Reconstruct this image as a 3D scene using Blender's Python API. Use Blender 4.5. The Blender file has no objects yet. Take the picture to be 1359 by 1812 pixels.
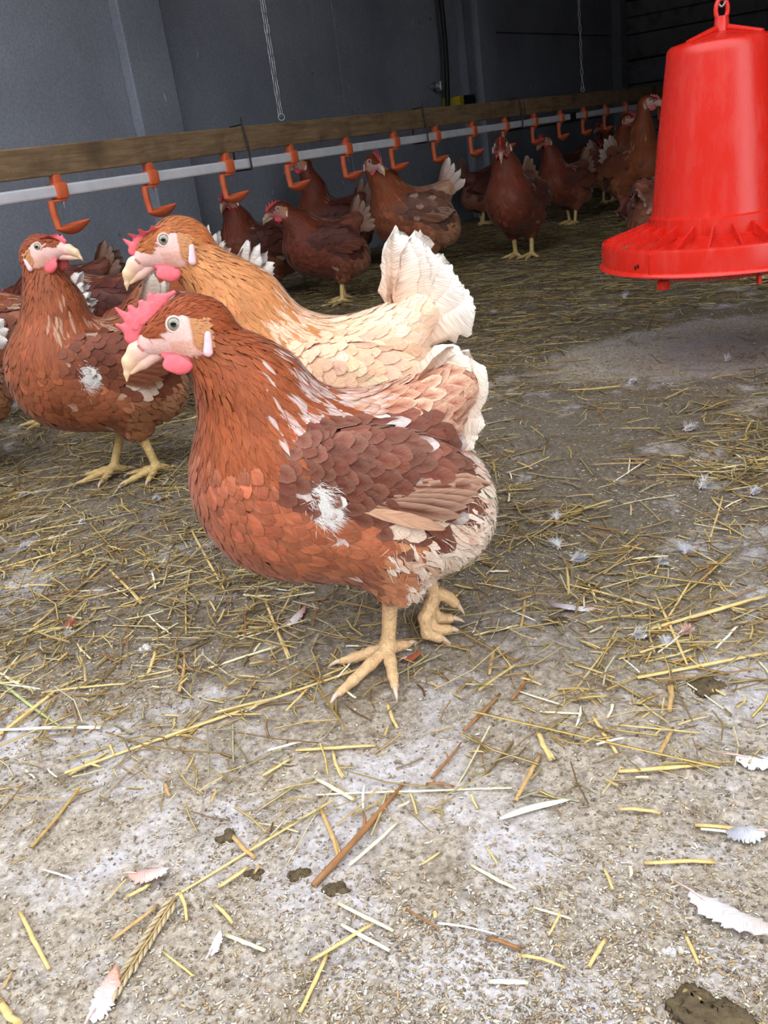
import bpy, bmesh, math
import numpy as np
from mathutils import Matrix, Vector

# ------------------------------------------------------------------ camera
SC = bpy.context.scene
COL = SC.collection
W_PX, H_PX, F_PX = 1359.0, 1812.0, 1600.0
CAM_H = 0.5
PITCH, ROLL = math.radians(22.1), math.radians(8.03)
_U0 = np.array([0, math.sin(PITCH), math.cos(PITCH)])
_F = np.array([0, math.cos(PITCH), -math.sin(PITCH)])
_R = math.cos(ROLL) * np.array([1., 0, 0]) - math.sin(ROLL) * _U0
_U = math.sin(ROLL) * np.array([1., 0, 0]) + math.cos(ROLL) * _U0
cam_d = bpy.data.cameras.new('camera')
cam = bpy.data.objects.new('camera', cam_d)
COL.objects.link(cam)
cam.matrix_world = Matrix(((_R[0], _U[0], -_F[0], 0), (_R[1], _U[1], -_F[1], 0),
                           (_R[2], _U[2], -_F[2], CAM_H), (0, 0, 0, 1)))
cam_d.sensor_fit = 'VERTICAL'
cam_d.sensor_height = 24.0
cam_d.lens = 24.0 * F_PX / H_PX
cam_d.clip_start = 0.02
SC.camera = cam

# ------------------------------------------------------------------ world, exposure
SC.view_settings.view_transform = 'Standard'
SC.view_settings.look = 'None'
SC.view_settings.gamma = 1.0
SC.view_settings.use_curve_mapping = False
SC.view_settings.exposure = 1.65
world = bpy.data.worlds.new('overcast_sky')
SC.world = world
world.use_nodes = True
_bg = world.node_tree.nodes['Background']
_bg.inputs[0].default_value = (0.93, 0.965, 1.0, 1)
_bg.inputs[1].default_value = 1.15
try:
    SC.cycles.use_denoising = True
    SC.cycles.max_bounces = 6
    SC.cycles.diffuse_bounces = 4
except Exception:
    pass

rng = np.random.default_rng(7)


def gpt(x, y, z=0.0):
    """world point on the level z that the photograph shows at pixel x, y"""
    d = (x - 679.5) * _R - (y - 906.0) * _U + F_PX * _F
    t = (z - CAM_H) / d[2]
    return np.array([0, 0, CAM_H]) + t * d


def srgb(r, g, b):
    c = np.array([r, g, b], float) / 255.0
    return np.where(c <= 0.04045, c / 12.92, ((c + 0.055) / 1.055) ** 2.4)


# ------------------------------------------------------------------ object helpers
def tag(o, label=None, cat=None, group=None, kind=None):
    if label: o['label'] = label
    if cat: o['category'] = cat
    if group: o['group'] = group
    if kind: o['kind'] = kind
    return o


def empty(name, loc=(0, 0, 0), rz=0.0, scale=1.0):
    o = bpy.data.objects.new(name, None)
    o.empty_display_size = 0.05
    COL.objects.link(o)
    o.location = loc
    o.rotation_euler = (0, 0, rz)
    o.scale = (scale, scale, scale)
    return o


def link(name, me, mat=None, parent=None):
    o = bpy.data.objects.new(name, me)
    COL.objects.link(o)
    if mat is not None and len(me.materials) == 0:
        me.materials.append(mat)
    if parent is not None:
        o.parent = parent
    return o


def make_mesh(name, V, Fq, col=None, uv=None, smooth=True, nrm=None):
    """V (n,3); Fq int array (m,3|4) or list of arrays; col (n,3) point colours; uv (n,2) per vertex"""
    V = np.asarray(V, np.float32)
    if isinstance(Fq, np.ndarray):
        Fq = [Fq]
    me = bpy.data.meshes.new(name)
    me.vertices.add(len(V))
    me.vertices.foreach_set('co', V.ravel())
    idx = np.concatenate([f.ravel() for f in Fq]).astype(np.int32)
    tot = np.concatenate([np.full(len(f), f.shape[1]) for f in Fq]).astype(np.int32)
    start = np.concatenate([[0], np.cumsum(tot)[:-1]]).astype(np.int32)
    me.loops.add(len(idx))
    me.loops.foreach_set('vertex_index', idx)
    me.polygons.add(len(tot))
    me.polygons.foreach_set('loop_start', start)
    me.polygons.foreach_set('loop_total', tot)
    me.polygons.foreach_set('use_smooth', np.full(len(tot), smooth))
    if uv is not None:
        ul = me.uv_layers.new(name='UVMap')
        ul.data.foreach_set('uv', np.asarray(uv, np.float32)[idx].ravel())
    if col is not None:
        a = me.color_attributes.new('Col', 'FLOAT_COLOR', 'POINT')
        c4 = np.concatenate([np.asarray(col, np.float32), np.ones((len(V), 1), np.float32)], 1)
        a.data.foreach_set('color', c4.ravel())
    me.update(calc_edges=True)
    if nrm is None: me.validate()
    else: me.normals_split_custom_set_from_vertices(np.asarray(nrm, np.float32))
    return me


class MB:
    """collects simple solids into one mesh"""
    def __init__(s): s.V = []; s.F = []; s.n = 0

    def add(s, V, F):
        V = np.asarray(V, float)
        s.V.append(V)
        for f in F: s.F.append(tuple(i + s.n for i in f))
        s.n += len(V)

    def box(s, c, size, rot=None, bev=0.0):
        hx, hy, hz = np.array(size) / 2
        if bev <= 0:
            V = np.array([[x, y, z] for x in (-hx, hx) for y in (-hy, hy) for z in (-hz, hz)])
            F = [(0, 1, 3, 2), (4, 6, 7, 5), (0, 4, 5, 1), (2, 3, 7, 6), (0, 2, 6, 4), (1, 5, 7, 3)]
        else:
            bm = bmesh.new()
            bmesh.ops.create_cube(bm, size=1)
            for v in bm.verts: v.co = (v.co.x * 2 * hx, v.co.y * 2 * hy, v.co.z * 2 * hz)
            bmesh.ops.bevel(bm, geom=bm.edges[:], offset=bev, segments=2, affect='EDGES', profile=0.5)
            bm.verts.index_update()
            V = np.array([v.co[:] for v in bm.verts]); F = [tuple(v.index for v in f.verts) for f in bm.faces]
            bm.free()
        if rot is not None: V = V @ np.asarray(rot).T
        s.add(V + np.asarray(c), F)

    def tube(s, pts, rad, n=8, flat=None, cap=True):
        pts = np.asarray(pts, float); m = len(pts)
        rad = np.broadcast_to(np.asarray(rad, float), (m,))
        T = np.gradient(pts, axis=0); T /= np.linalg.norm(T, axis=1)[:, None] + 1e-12
        up = np.array([0, 0, 1.0])
        if abs(T[0] @ up) > 0.9: up = np.array([0, 1.0, 0])
        V = []
        for i in range(m):
            a = np.cross(T[i], up); a /= np.linalg.norm(a) + 1e-12
            b = np.cross(a, T[i]); up = b
            for k in range(n):
                t = 2 * math.pi * k / n
                V.append(pts[i] + rad[i] * (math.cos(t) * a + (flat or 1.0) * math.sin(t) * b))
        F = [(i * n + k, i * n + (k + 1) % n, (i + 1) * n + (k + 1) % n, (i + 1) * n + k) for i in range(m - 1) for k in range(n)]
        if cap:
            F.append(tuple(range(n))[::-1]); F.append(tuple((m - 1) * n + k for k in range(n)))
        s.add(V, F)

    def lathe(s, prof, n=48, a0=0.0, a1=2 * math.pi):
        prof = np.asarray(prof, float); m = len(prof); full = abs(a1 - a0 - 2 * math.pi) < 1e-6
        k = n if full else n + 1
        V = []
        for j in range(k):
            t = a0 + (a1 - a0) * j / n
            for r, z in prof: V.append((r * math.cos(t), r * math.sin(t), z))
        F = []
        for j in range(n):
            j2 = (j + 1) % k
            for i in range(m - 1): F.append((j * m + i, j2 * m + i, j2 * m + i + 1, j * m + i + 1))
        s.add(V, F)

    def mesh(s, name, smooth=False, angle=None):
        me = bpy.data.meshes.new(name)
        me.from_pydata(np.concatenate(s.V).tolist(), [], s.F)
        bm = bmesh.new(); bm.from_mesh(me)
        bmesh.ops.recalc_face_normals(bm, faces=bm.faces[:])
        bm.to_mesh(me); bm.free()
        if smooth:
            me.polygons.foreach_set('use_smooth', np.full(len(me.polygons), True))
            if angle:
                try: me.set_sharp_from_angle(angle=math.radians(angle))
                except Exception: pass
        me.update()
        return me

    def build(s, name, mat, parent=None, smooth=False, angle=None):
        return link(name, s.mesh(name, smooth, angle), mat, parent)


# ------------------------------------------------------------------ materials
def nodes_of(name):
    m = bpy.data.materials.new(name)
    m.use_nodes = True
    nt = m.node_tree
    b = nt.nodes['Principled BSDF']
    return m, nt, b


def N(nt, t, **kw):
    n = nt.nodes.new(t)
    for k, v in kw.items():
        if k.startswith('i_'):
            key = k[2:]
            n.inputs[int(key) if key.isdigit() else key].default_value = v
        else: setattr(n, k, v)
    return n


def ramp(nt, fac, stops, interp='LINEAR'):
    r = N(nt, 'ShaderNodeValToRGB')
    r.color_ramp.interpolation = interp
    els = r.color_ramp.elements
    while len(els) < len(stops): els.new(0.5)
    for e, (p, c) in zip(els, stops):
        e.position = p
        e.color = (c, c, c, 1) if np.isscalar(c) else (*[float(x) for x in c], 1)
    nt.links.new(fac, r.inputs[0])
    return r.outputs[0]


def noise(nt, vec, scale, detail=3, rough=0.55, dist=0.0):
    n = N(nt, 'ShaderNodeTexNoise')
    n.inputs['Scale'].default_value = scale; n.inputs['Detail'].default_value = detail
    n.inputs['Roughness'].default_value = rough; n.inputs['Distortion'].default_value = dist
    if vec is not None: nt.links.new(vec, n.inputs['Vector'])
    return n.outputs[0]


def mixc(nt, fac, a, b, mode='MIX'):
    m = N(nt, 'ShaderNodeMix', data_type='RGBA', blend_type=mode)
    for s, v in ((0, fac), (6, a), (7, b)):
        if hasattr(v, 'is_output'): nt.links.new(v, m.inputs[s])
        elif s == 0: m.inputs[0].default_value = v
        else: m.inputs[s].default_value = (*[float(x) for x in v], 1)
    return m.outputs[2]


def math_n(nt, op, a, b=None, c=None):
    m = N(nt, 'ShaderNodeMath', operation=op)
    for i, v in enumerate((a, b, c)):
        if v is None: continue
        if hasattr(v, 'is_output'): nt.links.new(v, m.inputs[i])
        else: m.inputs[i].default_value = v
    return m.outputs[0]


def bump(nt, b, h, strength, dist):
    n = N(nt, 'ShaderNodeBump'); n.inputs['Strength'].default_value = strength; n.inputs['Distance'].default_value = dist
    nt.links.new(h, n.inputs['Height']); nt.links.new(n.outputs[0], b.inputs['Normal'])
    return n


def mapping(nt, vec, scale):
    m = N(nt, 'ShaderNodeMapping'); m.inputs['Scale'].default_value = scale
    nt.links.new(vec, m.inputs['Vector']); return m.outputs[0]


def mat_simple(name, c, rough=0.5, var=0.12, nscale=60, bstr=0.0, bdist=0.001, bscale=None, spec=0.4, metal=0.0, sss=0.0):
    m, nt, b = nodes_of(name)
    tc = N(nt, 'ShaderNodeTexCoord').outputs['Object']
    n1 = noise(nt, tc, nscale, 4)
    k = ramp(nt, n1, [(0.25, 1 - var), (0.75, 1 + var)])
    nt.links.new(mixc(nt, 1.0, c, k, 'MULTIPLY'), b.inputs['Base Color'])
    b.inputs['Roughness'].default_value = rough
    b.inputs['Specular IOR Level'].default_value = spec
    b.inputs['Metallic'].default_value = metal
    if sss > 0:
        b.inputs['Subsurface Weight'].default_value = sss
        b.inputs['Subsurface Radius'].default_value = (0.006, 0.002, 0.001)
        b.inputs['Subsurface Scale'].default_value = 0.6
    if bstr > 0:
        bump(nt, b, noise(nt, tc, bscale or nscale * 3, 5), bstr, bdist)
    return m


def mat_feather(name, barb=1.0):
    m, nt, b = nodes_of(name)
    at = N(nt, 'ShaderNodeAttribute', attribute_name='Col').outputs['Color']
    uv = N(nt, 'ShaderNodeUVMap').outputs[0]
    sep = N(nt, 'ShaderNodeSeparateXYZ'); nt.links.new(uv, sep.inputs[0])
    # barbs run obliquely out from the shaft
    ab = math_n(nt, 'ABSOLUTE', math_n(nt, 'SUBTRACT', math_n(nt, 'FRACT', sep.outputs[0]), 0.5))
    q = math_n(nt, 'SUBTRACT', sep.outputs[1], math_n(nt, 'MULTIPLY', ab, 0.9))
    comb = N(nt, 'ShaderNodeCombineXYZ')
    nt.links.new(math_n(nt, 'MULTIPLY', q, 34.0), comb.inputs[0])
    nt.links.new(math_n(nt, 'MULTIPLY', sep.outputs[0], 2.2), comb.inputs[1])
    n1 = noise(nt, comb.outputs[0], 1.0, 2, 0.6)
    k = ramp(nt, n1, [(0.3, 1 - 0.42 * barb), (0.7, 1 + 0.28 * barb)])
    nt.links.new(mixc(nt, 1.0, at, k, 'MULTIPLY'), b.inputs['Base Color'])
    b.inputs['Roughness'].default_value = 0.55
    b.inputs['Specular IOR Level'].default_value = 0.25
    b.inputs['Sheen Weight'].default_value = 0.15
    b.inputs['Sheen Roughness'].default_value = 0.4
    bump(nt, b, n1, 0.35, 0.0006)
    return m


def mat_attr(name, rough=0.6, nscale=300, var=0.15, bstr=0.3, bdist=0.0006, sss=0.0):
    m, nt, b = nodes_of(name)
    at = N(nt, 'ShaderNodeAttribute', attribute_name='Col').outputs['Color']
    tc = N(nt, 'ShaderNodeTexCoord').outputs['Object']
    n1 = noise(nt, tc, nscale, 3)
    k = ramp(nt, n1, [(0.3, 1 - var), (0.7, 1 + var)])
    nt.links.new(mixc(nt, 1.0, at, k, 'MULTIPLY'), b.inputs['Base Color'])
    b.inputs['Roughness'].default_value = rough
    b.inputs['Specular IOR Level'].default_value = 0.3
    if bstr > 0: bump(nt, b, n1, bstr, bdist)
    return m


M = {}
M['feather'] = mat_feather('feather_plumage')
M['skin'] = mat_attr('hen_skin', 0.5, 420, 0.12, 0.35, 0.0008)
M['straw'] = mat_attr('straw', 0.5, 180, 0.18, 0.0)
M['comb'] = mat_simple('comb_red', srgb(228, 106, 116), 0.5, 0.18, 160, 0.25, 0.0006, 900, 0.35, sss=0.15)
M['comb_dark'] = mat_simple('comb_deep_red', srgb(200, 70, 85), 0.5, 0.2, 120, 0.25, 0.0006, 700, 0.3)
M['lobe'] = mat_simple('earlobe_pale_pink', srgb(232, 190, 196), 0.5, 0.1, 200, 0.2, 0.0005, 700)
M['horn'] = mat_attr('beak_horn_shaded', .35, 160, .06, .06, .0004)
M['lid'] = mat_simple('eyelid_pale', srgb(226, 190, 184), 0.5, 0.08, 300)
M['shank'] = mat_simple('shank_yellow', srgb(220, 188, 126), 0.5, 0.22, 150, 1.0, 0.0025, 300, 0.35)
M['shank_pink'] = mat_simple('toes_pinkish_yellow', srgb(226, 188, 142), 0.5, 0.22, 150, 1.0, 0.0025, 300, 0.35)
M['nostril'] = mat_simple('nostril_shade', srgb(176, 112, 100), .6, .1, 100)
M['claw'] = mat_simple('claw_horn', srgb(214, 188, 168), 0.35, 0.1, 100)


def mat_eye():
    m, nt, b = nodes_of('eye_grey')
    tc = N(nt, 'ShaderNodeTexCoord').outputs['Object']
    sep = N(nt, 'ShaderNodeSeparateXYZ'); nt.links.new(tc, sep.inputs[0])
    r = math_n(nt, 'SQRT', math_n(nt, 'ADD', math_n(nt, 'POWER', sep.outputs[0], 2.0), math_n(nt, 'POWER', sep.outputs[1], 2.0)))
    c = ramp(nt, r, [(0.0, srgb(12, 10, 10)), (0.32, srgb(14, 12, 12)), (0.38, srgb(110, 104, 88)), (0.68, srgb(150, 145, 128)),
                     (0.80, srgb(90, 86, 80)), (0.87, srgb(30, 26, 26)), (1.0, srgb(40, 30, 30))])
    nt.links.new(c, b.inputs['Base Color'])
    b.inputs['Roughness'].default_value = 0.06
    b.inputs['Coat Weight'].default_value = 0.6
    return m


M['eye'] = mat_eye()


def mat_wall():
    m, nt, b = nodes_of('grey_concrete_panel')
    tc = N(nt, 'ShaderNodeTexCoord').outputs['Object']
    n1 = noise(nt, tc, 1.6, 5, 0.6)
    c = ramp(nt, n1, [(0.3, srgb(126, 130, 142)), (0.7, srgb(150, 154, 166))])
    n2 = noise(nt, tc, 130, 4)
    c = mixc(nt, 1.0, c, ramp(nt, n2, [(0.3, 0.82), (0.7, 1.15)]), 'MULTIPLY')
    # lighter vertical trowel and rain streaks, small white splashes
    st = noise(nt, mapping(nt, tc, (7, 7, 0.35)), 3.0, 4, 0.7)
    c = mixc(nt, ramp(nt, st, [(0.60, 0.0), (0.74, 0.30)]), c, srgb(184, 187, 196))
    sp = noise(nt, mapping(nt, tc, (28, 28, 7)), 1.0, 2, 0.5)
    c = mixc(nt, ramp(nt, sp, [(0.735, 0.0), (0.77, 0.7)]), c, srgb(222, 224, 228))
    dk = noise(nt, tc, 21, 2, 0.5)
    c = mixc(nt, ramp(nt, dk, [(0.74, 0.0), (0.78, 0.6)]), c, srgb(60, 60, 66))
    nt.links.new(c, b.inputs['Base Color'])
    b.inputs['Roughness'].default_value = 0.85
    b.inputs['Specular IOR Level'].default_value = 0.2
    bump(nt, b, n2, 0.35, 0.003)
    return m


def mat_wood(name, a, b_, sc=1.0):
    m, nt, b = nodes_of(name)
    tc = N(nt, 'ShaderNodeTexCoord').outputs['Object']
    g = noise(nt, mapping(nt, tc, (3 * sc, 40 * sc, 40 * sc)), 3.0, 5, 0.65, 0.6)
    c = ramp(nt, g, [(0.25, a), (0.75, b_)])
    n2 = noise(nt, tc, 9, 4)
    c = mixc(nt, ramp(nt, n2, [(0.5, 0.0), (0.72, 0.65)]), c, np.asarray(a) * 0.45)
    n3 = noise(nt, tc, 160, 2)
    c = mixc(nt, ramp(nt, n3, [(0.70, 0.0), (0.76, 0.5)]), c, srgb(190, 175, 150))
    nt.links.new(c, b.inputs['Base Color'])
    b.inputs['Roughness'].default_value = 0.8
    bump(nt, b, g, 0.4, 0.002)
    return m


def mat_red():
    m, nt, b = nodes_of('red_feeder_plastic')
    tc = N(nt, 'ShaderNodeTexCoord').outputs['Object']
    sep = N(nt, 'ShaderNodeSeparateXYZ'); nt.links.new(tc, sep.inputs[0])
    c = mixc(nt, ramp(nt, noise(nt, tc, 5, 4), [(0.3, 0.0), (0.8, 0.5)]), srgb(220, 40, 27), srgb(214, 46, 36))
    # dust film and small scuffs
    du = noise(nt, mapping(nt, tc, (60, 60, 14)), 1.0, 4, 0.7)
    c = mixc(nt, ramp(nt, du, [(0.5, 0.0), (0.85, 0.14)]), c, srgb(214, 150, 138))
    sp = noise(nt, mapping(nt, tc, (55, 55, 22)), 1.0, 2)
    c = mixc(nt, ramp(nt, sp, [(0.765, 0.0), (0.785, 0.6)]), c, srgb(240, 190, 180))
    nt.links.new(c, b.inputs['Base Color'])
    nt.links.new(ramp(nt, du, [(0.3, 0.20), (0.8, 0.4)]), b.inputs['Roughness'])
    b.inputs['Specular IOR Level'].default_value = 0.45
    return m


def mat_floor():
    m, nt, b = nodes_of('dirty_concrete_floor')
    tc = N(nt, 'ShaderNodeTexCoord').outputs['Object']
    big = noise(nt, tc, 3.2, 5, 0.6, 0.3)
    med = noise(nt, tc, 11.0, 6, 0.65, 0.4)
    fine = noise(nt, tc, 150.0, 6, 0.75)
    grit = noise(nt, tc, 420.0, 3, 0.7)
    dirt = ramp(nt, fine, [(0.28, srgb(104, 92, 80)), (0.5, srgb(178, 165, 150)), (0.70, srgb(222, 212, 198))])
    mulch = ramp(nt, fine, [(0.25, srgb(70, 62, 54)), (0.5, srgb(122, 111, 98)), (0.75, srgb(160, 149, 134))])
    conc = ramp(nt, fine, [(0.25, srgb(178, 172, 174)), (0.6, srgb(222, 217, 222)), (0.8, srgb(236, 233, 237))])
    # trodden litter dirt covers the floor behind the hens, the front strip and a swept patch stay pale
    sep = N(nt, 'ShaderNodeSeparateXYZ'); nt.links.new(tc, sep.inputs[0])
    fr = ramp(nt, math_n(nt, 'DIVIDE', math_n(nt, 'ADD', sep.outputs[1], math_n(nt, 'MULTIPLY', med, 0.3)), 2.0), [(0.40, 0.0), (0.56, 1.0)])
    ex = math_n(nt, 'DIVIDE', math_n(nt, 'SUBTRACT', sep.outputs[0], float(gpt(1190, 622)[0]) + .14), .46)
    ey = math_n(nt, 'DIVIDE', math_n(nt, 'SUBTRACT', sep.outputs[1], float(gpt(1190, 622)[1])), .26)
    er = math_n(nt, 'ADD', math_n(nt, 'ADD', math_n(nt, 'MULTIPLY', ex, ex), math_n(nt, 'MULTIPLY', ey, ey)), math_n(nt, 'MULTIPLY', med, 0.9))
    swept = ramp(nt, math_n(nt, 'DIVIDE', er, 3.0), [(0.36, 1.0), (0.52, 0.0)])
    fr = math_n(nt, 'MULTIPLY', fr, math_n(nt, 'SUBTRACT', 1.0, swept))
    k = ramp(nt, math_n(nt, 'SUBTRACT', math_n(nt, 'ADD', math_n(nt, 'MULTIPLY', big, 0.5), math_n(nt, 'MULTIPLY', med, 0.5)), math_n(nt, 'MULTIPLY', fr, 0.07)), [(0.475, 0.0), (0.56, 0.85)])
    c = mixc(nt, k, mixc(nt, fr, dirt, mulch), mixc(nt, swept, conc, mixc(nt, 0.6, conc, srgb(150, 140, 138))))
    ol = noise(nt, tc, 9.0, 6, 0.75, 0.6)
    c = mixc(nt, ramp(nt, ol, [(0.54, 0.0), (0.66, 0.75)]), c, mixc(nt, fine, srgb(84, 70, 48), srgb(132, 112, 80)))
    c = mixc(nt, ramp(nt, grit, [(0.30, 0.55), (0.42, 0.0)]), c, srgb(58, 50, 44))
    c = mixc(nt, ramp(nt, grit, [(0.60, 0.0), (0.70, 0.5)]), c, srgb(226, 214, 190))
    nt.links.new(c, b.inputs['Base Color'])
    b.inputs['Roughness'].default_value = 0.9
    b.inputs['Specular IOR Level'].default_value = 0.15
    h = math_n(nt, 'ADD', math_n(nt, 'MULTIPLY', fine, 0.7), math_n(nt, 'MULTIPLY', grit, 0.3))
    bump(nt, b, h, 0.9, 0.005)
    return m


M['wall'] = mat_wall()
M['beam'] = mat_wood('weathered_beam_wood', srgb(96, 74, 52), srgb(150, 122, 90))
M['plank'] = mat_wood('grey_plank_wood', srgb(118, 119, 128), srgb(150, 151, 160))
M['roof'] = mat_simple('roof_grey', srgb(66, 64, 64), 0.9, 0.1, 3)
M['red'] = mat_red()
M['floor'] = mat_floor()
M['pipe'] = mat_simple('pipe_white_plastic', srgb(206, 206, 212), 0.4, 0.12, 25, 0.05, 0.001, 80)
M['cup'] = mat_simple('cup_orange_plastic', srgb(214, 104, 66), 0.42, 0.16, 40, 0.05, 0.001, 200)
M['steel'] = mat_simple('galvanised_steel', srgb(170, 172, 178), 0.35, 0.15, 80, metal=0.85)
M['black'] = mat_simple('black_rubber', srgb(28, 28, 30), 0.5, 0.1, 50)
M['yellow'] = mat_simple('yellow_tape', srgb(190, 170, 50), 0.5, 0.1, 50)
M['feed'] = mat_simple('feed_mash', srgb(176, 150, 110), 0.9, 0.3, 200, 0.8, 0.003, 300)
M['dung'] = mat_simple('droppings', srgb(92, 78, 56), 0.85, 0.4, 90, 0.9, 0.003, 160)
M['stone'] = mat_simple('grit_stone', srgb(205, 200, 198), 0.8, 0.2, 60, 0.5, 0.002, 120)


# ------------------------------------------------------------------ value noise for the ground relief
_perm = np.random.default_rng(3).random((256, 256))


def vnoise(x, y):
    xi = np.floor(x).astype(int); yi = np.floor(y).astype(int)
    fx = x - xi; fy = y - yi
    fx = fx * fx * (3 - 2 * fx); fy = fy * fy * (3 - 2 * fy)
    g = lambda i, j: _perm[i & 255, j & 255]
    return (g(xi, yi) * (1 - fx) + g(xi + 1, yi) * fx) * (1 - fy) + (g(xi, yi + 1) * (1 - fx) + g(xi + 1, yi + 1) * fx) * fy


def floor_z(x, y):
    x = np.asarray(x, float); y = np.asarray(y, float)
    z = 0.006 * (vnoise(x * 6 + 40, y * 6 + 40) - 0.5) + 0.004 * (vnoise(x * 22 + 9, y * 22) - 0.5)
    z = z + 0.0032 * (vnoise(x * 70 + 90, y * 70 + 11) - 0.5) + 0.0036 * (vnoise(x * 130 + 30, y * 130) - 0.5)
    return z - 0.0015


# ------------------------------------------------------------------ the building (s runs along the long wall, p towards it)
AZ = math.radians(36.7)
DS = np.array([math.sin(AZ), math.cos(AZ), 0.0])
DP = np.array([-math.cos(AZ), math.sin(AZ), 0.0])
RB = np.stack([DS, DP, [0, 0, 1.0]], 1)          # columns: s, p, z
P_WALL, S_END, Z_ROOF, S_FRONT, P_RIGHT = 2.78, 7.8, 1.95, 1.0, -2.4


def sp(s, p, z): return s * DS + p * DP + np.array([0, 0, z])


def sbox(mb, s0, s1, p0, p1, z0, z1, bev=0.0):
    mb.box(sp((s0 + s1) / 2, (p0 + p1) / 2, (z0 + z1) / 2), (s1 - s0, p1 - p0, z1 - z0), RB, bev)


def graded(a, b, c0, c1, fine, grow):
    """coordinates from a to b, spaced fine between c0 and c1 and growing outside"""
    mid = list(np.arange(c0, c1, fine)); lo = []; x = c0; st = fine
    while x > a: st *= grow; x -= st; lo.append(max(x, a))
    hi = []; x = c1; st = fine
    while x < b: hi.append(x); st *= grow; x += st
    return np.array(lo[::-1] + mid + hi + [b])


def build_floor():
    xs = graded(-9, 9, -0.50, 0.50, 0.0038, 1.04)
    ys = graded(-5, 12, 0.36, 1.0, 0.0038, 1.035)
    X, Y = np.meshgrid(xs, ys, indexing='ij')
    Z = floor_z(X, Y)
    V = np.stack([X, Y, Z], -1).reshape(-1, 3)
    nx, ny = len(xs), len(ys)
    i = np.arange(nx - 1)[:, None] * ny + np.arange(ny - 1)[None]
    i = i.ravel()
    Fq = np.stack([i, i + ny, i + ny + 1, i + 1], 1)
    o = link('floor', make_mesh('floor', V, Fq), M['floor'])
    tag(o, kind='structure')


build_floor()


def build_shell():
    e = 0.12
    # long wall on the left: big smooth bays, the far bay of wide boards
    mb = MB(); sbox(mb, -1.5, 5.12, P_WALL + 0.05, P_WALL + 0.05 + e, -0.05, Z_ROOF)
    w = tag(mb.build('wall_left', M['wall']), kind='structure')
    pan = [(-1.5, 1.25, 0.0), (1.27, 2.52, 0.012), (2.73, 3.92, -0.035), (3.925, 5.10, -0.035)]
    for s0, s1, pr in pan:
        mb = MB(); sbox(mb, s0, s1, P_WALL - pr, P_WALL + 0.06, -0.02, Z_ROOF, 0.004)
        mb.build('panel', M['wall'], w)
    mb = MB(); sbox(mb, 5.12, S_END + e, P_WALL + 0.05, P_WALL + 0.05 + e, -0.05, Z_ROOF)
    wf = tag(mb.build('wall_left_far', M['wall']), kind='structure')
    z = -0.02
    for hgt in (0.24, 0.24, 0.56, 0.62, 0.6, 0.66):
        mb = MB(); sbox(mb, 5.39, S_END - 0.01, P_WALL + 0.02 + rng.uniform(-.004, .004), P_WALL + 0.07, z, z + hgt - 0.008, 0.003)
        mb.build('panel', M['wall'], wf); z += hgt
    for k, (s0, s1, pr) in enumerate([(2.52, 2.73, 0.055), (5.115, 5.385, 0.07), (7.50, 7.64, 0.05)]):
        mb = MB(); sbox(mb, s0, s1, P_WALL - pr, P_WALL + 0.08, -0.02, Z_ROOF, 0.006)
        if k == 1: sbox(mb, s0 + 0.0, s0 + 0.09, P_WALL - pr - 0.03, P_WALL, -0.02, Z_ROOF, 0.006)
        tag(mb.build('trim_%d' % (k + 1), M['wall']), kind='structure')
    # end wall of horizontal planks
    mb = MB(); sbox(mb, S_END + 0.03, S_END + 0.15, P_RIGHT, P_WALL + 0.05, -0.05, Z_ROOF)
    we = tag(mb.build('wall_end', M['black']), kind='structure')
    z = 0.0; r = np.random.default_rng(5)
    while z < Z_ROOF - 0.05:
        hgt = [0.16, 0.10, 0.24, 0.18, 0.12][int(r.integers(5))]
        z1 = min(z + hgt, Z_ROOF)
        mb = MB(); sbox(mb, S_END - 0.005 + r.uniform(-.008, .008), S_END + 0.035, P_RIGHT, P_WALL + 0.03, z + 0.003, z1 - r.uniform(0.004, 0.014), 0.003)
        mb.build('plank', M['plank'], we); z = z1
    # out of the picture: roof, far right wall, and an added sky blocker beyond the opening behind the camera
    mb = MB(); sbox(mb, S_FRONT, S_END + e, P_RIGHT - e, P_WALL + e, Z_ROOF, Z_ROOF + 0.1)
    tag(mb.build('ceiling', M['roof']), kind='structure')
    mb = MB(); sbox(mb, S_FRONT, S_END + e, P_RIGHT - e, P_RIGHT, -0.05, Z_ROOF)
    tag(mb.build('wall_right', M['roof']), kind='structure')
    mb = MB(); sbox(mb, -4.4, -4.2, -6, 5, -.05, 2.8)  # added unseen slab, blocks low sky so the deep interior stays dark
    tag(mb.build('sky_blocker', M['roof']), kind='structure')


build_shell()

# ------------------------------------------------------------------ implicit modelling: smooth unions meshed by surface nets
def rot_y(a):     # pitch: positive lowers +x
    c, s = math.cos(a), math.sin(a); return np.array([[c, 0, s], [0, 1, 0], [-s, 0, c]])


def rot_z(a):
    c, s = math.cos(a), math.sin(a); return np.array([[c, -s, 0], [s, c, 0], [0, 0, 1]])


def rot_x(a):
    c, s = math.cos(a), math.sin(a); return np.array([[1, 0, 0], [0, c, -s], [0, s, c]])


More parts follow.
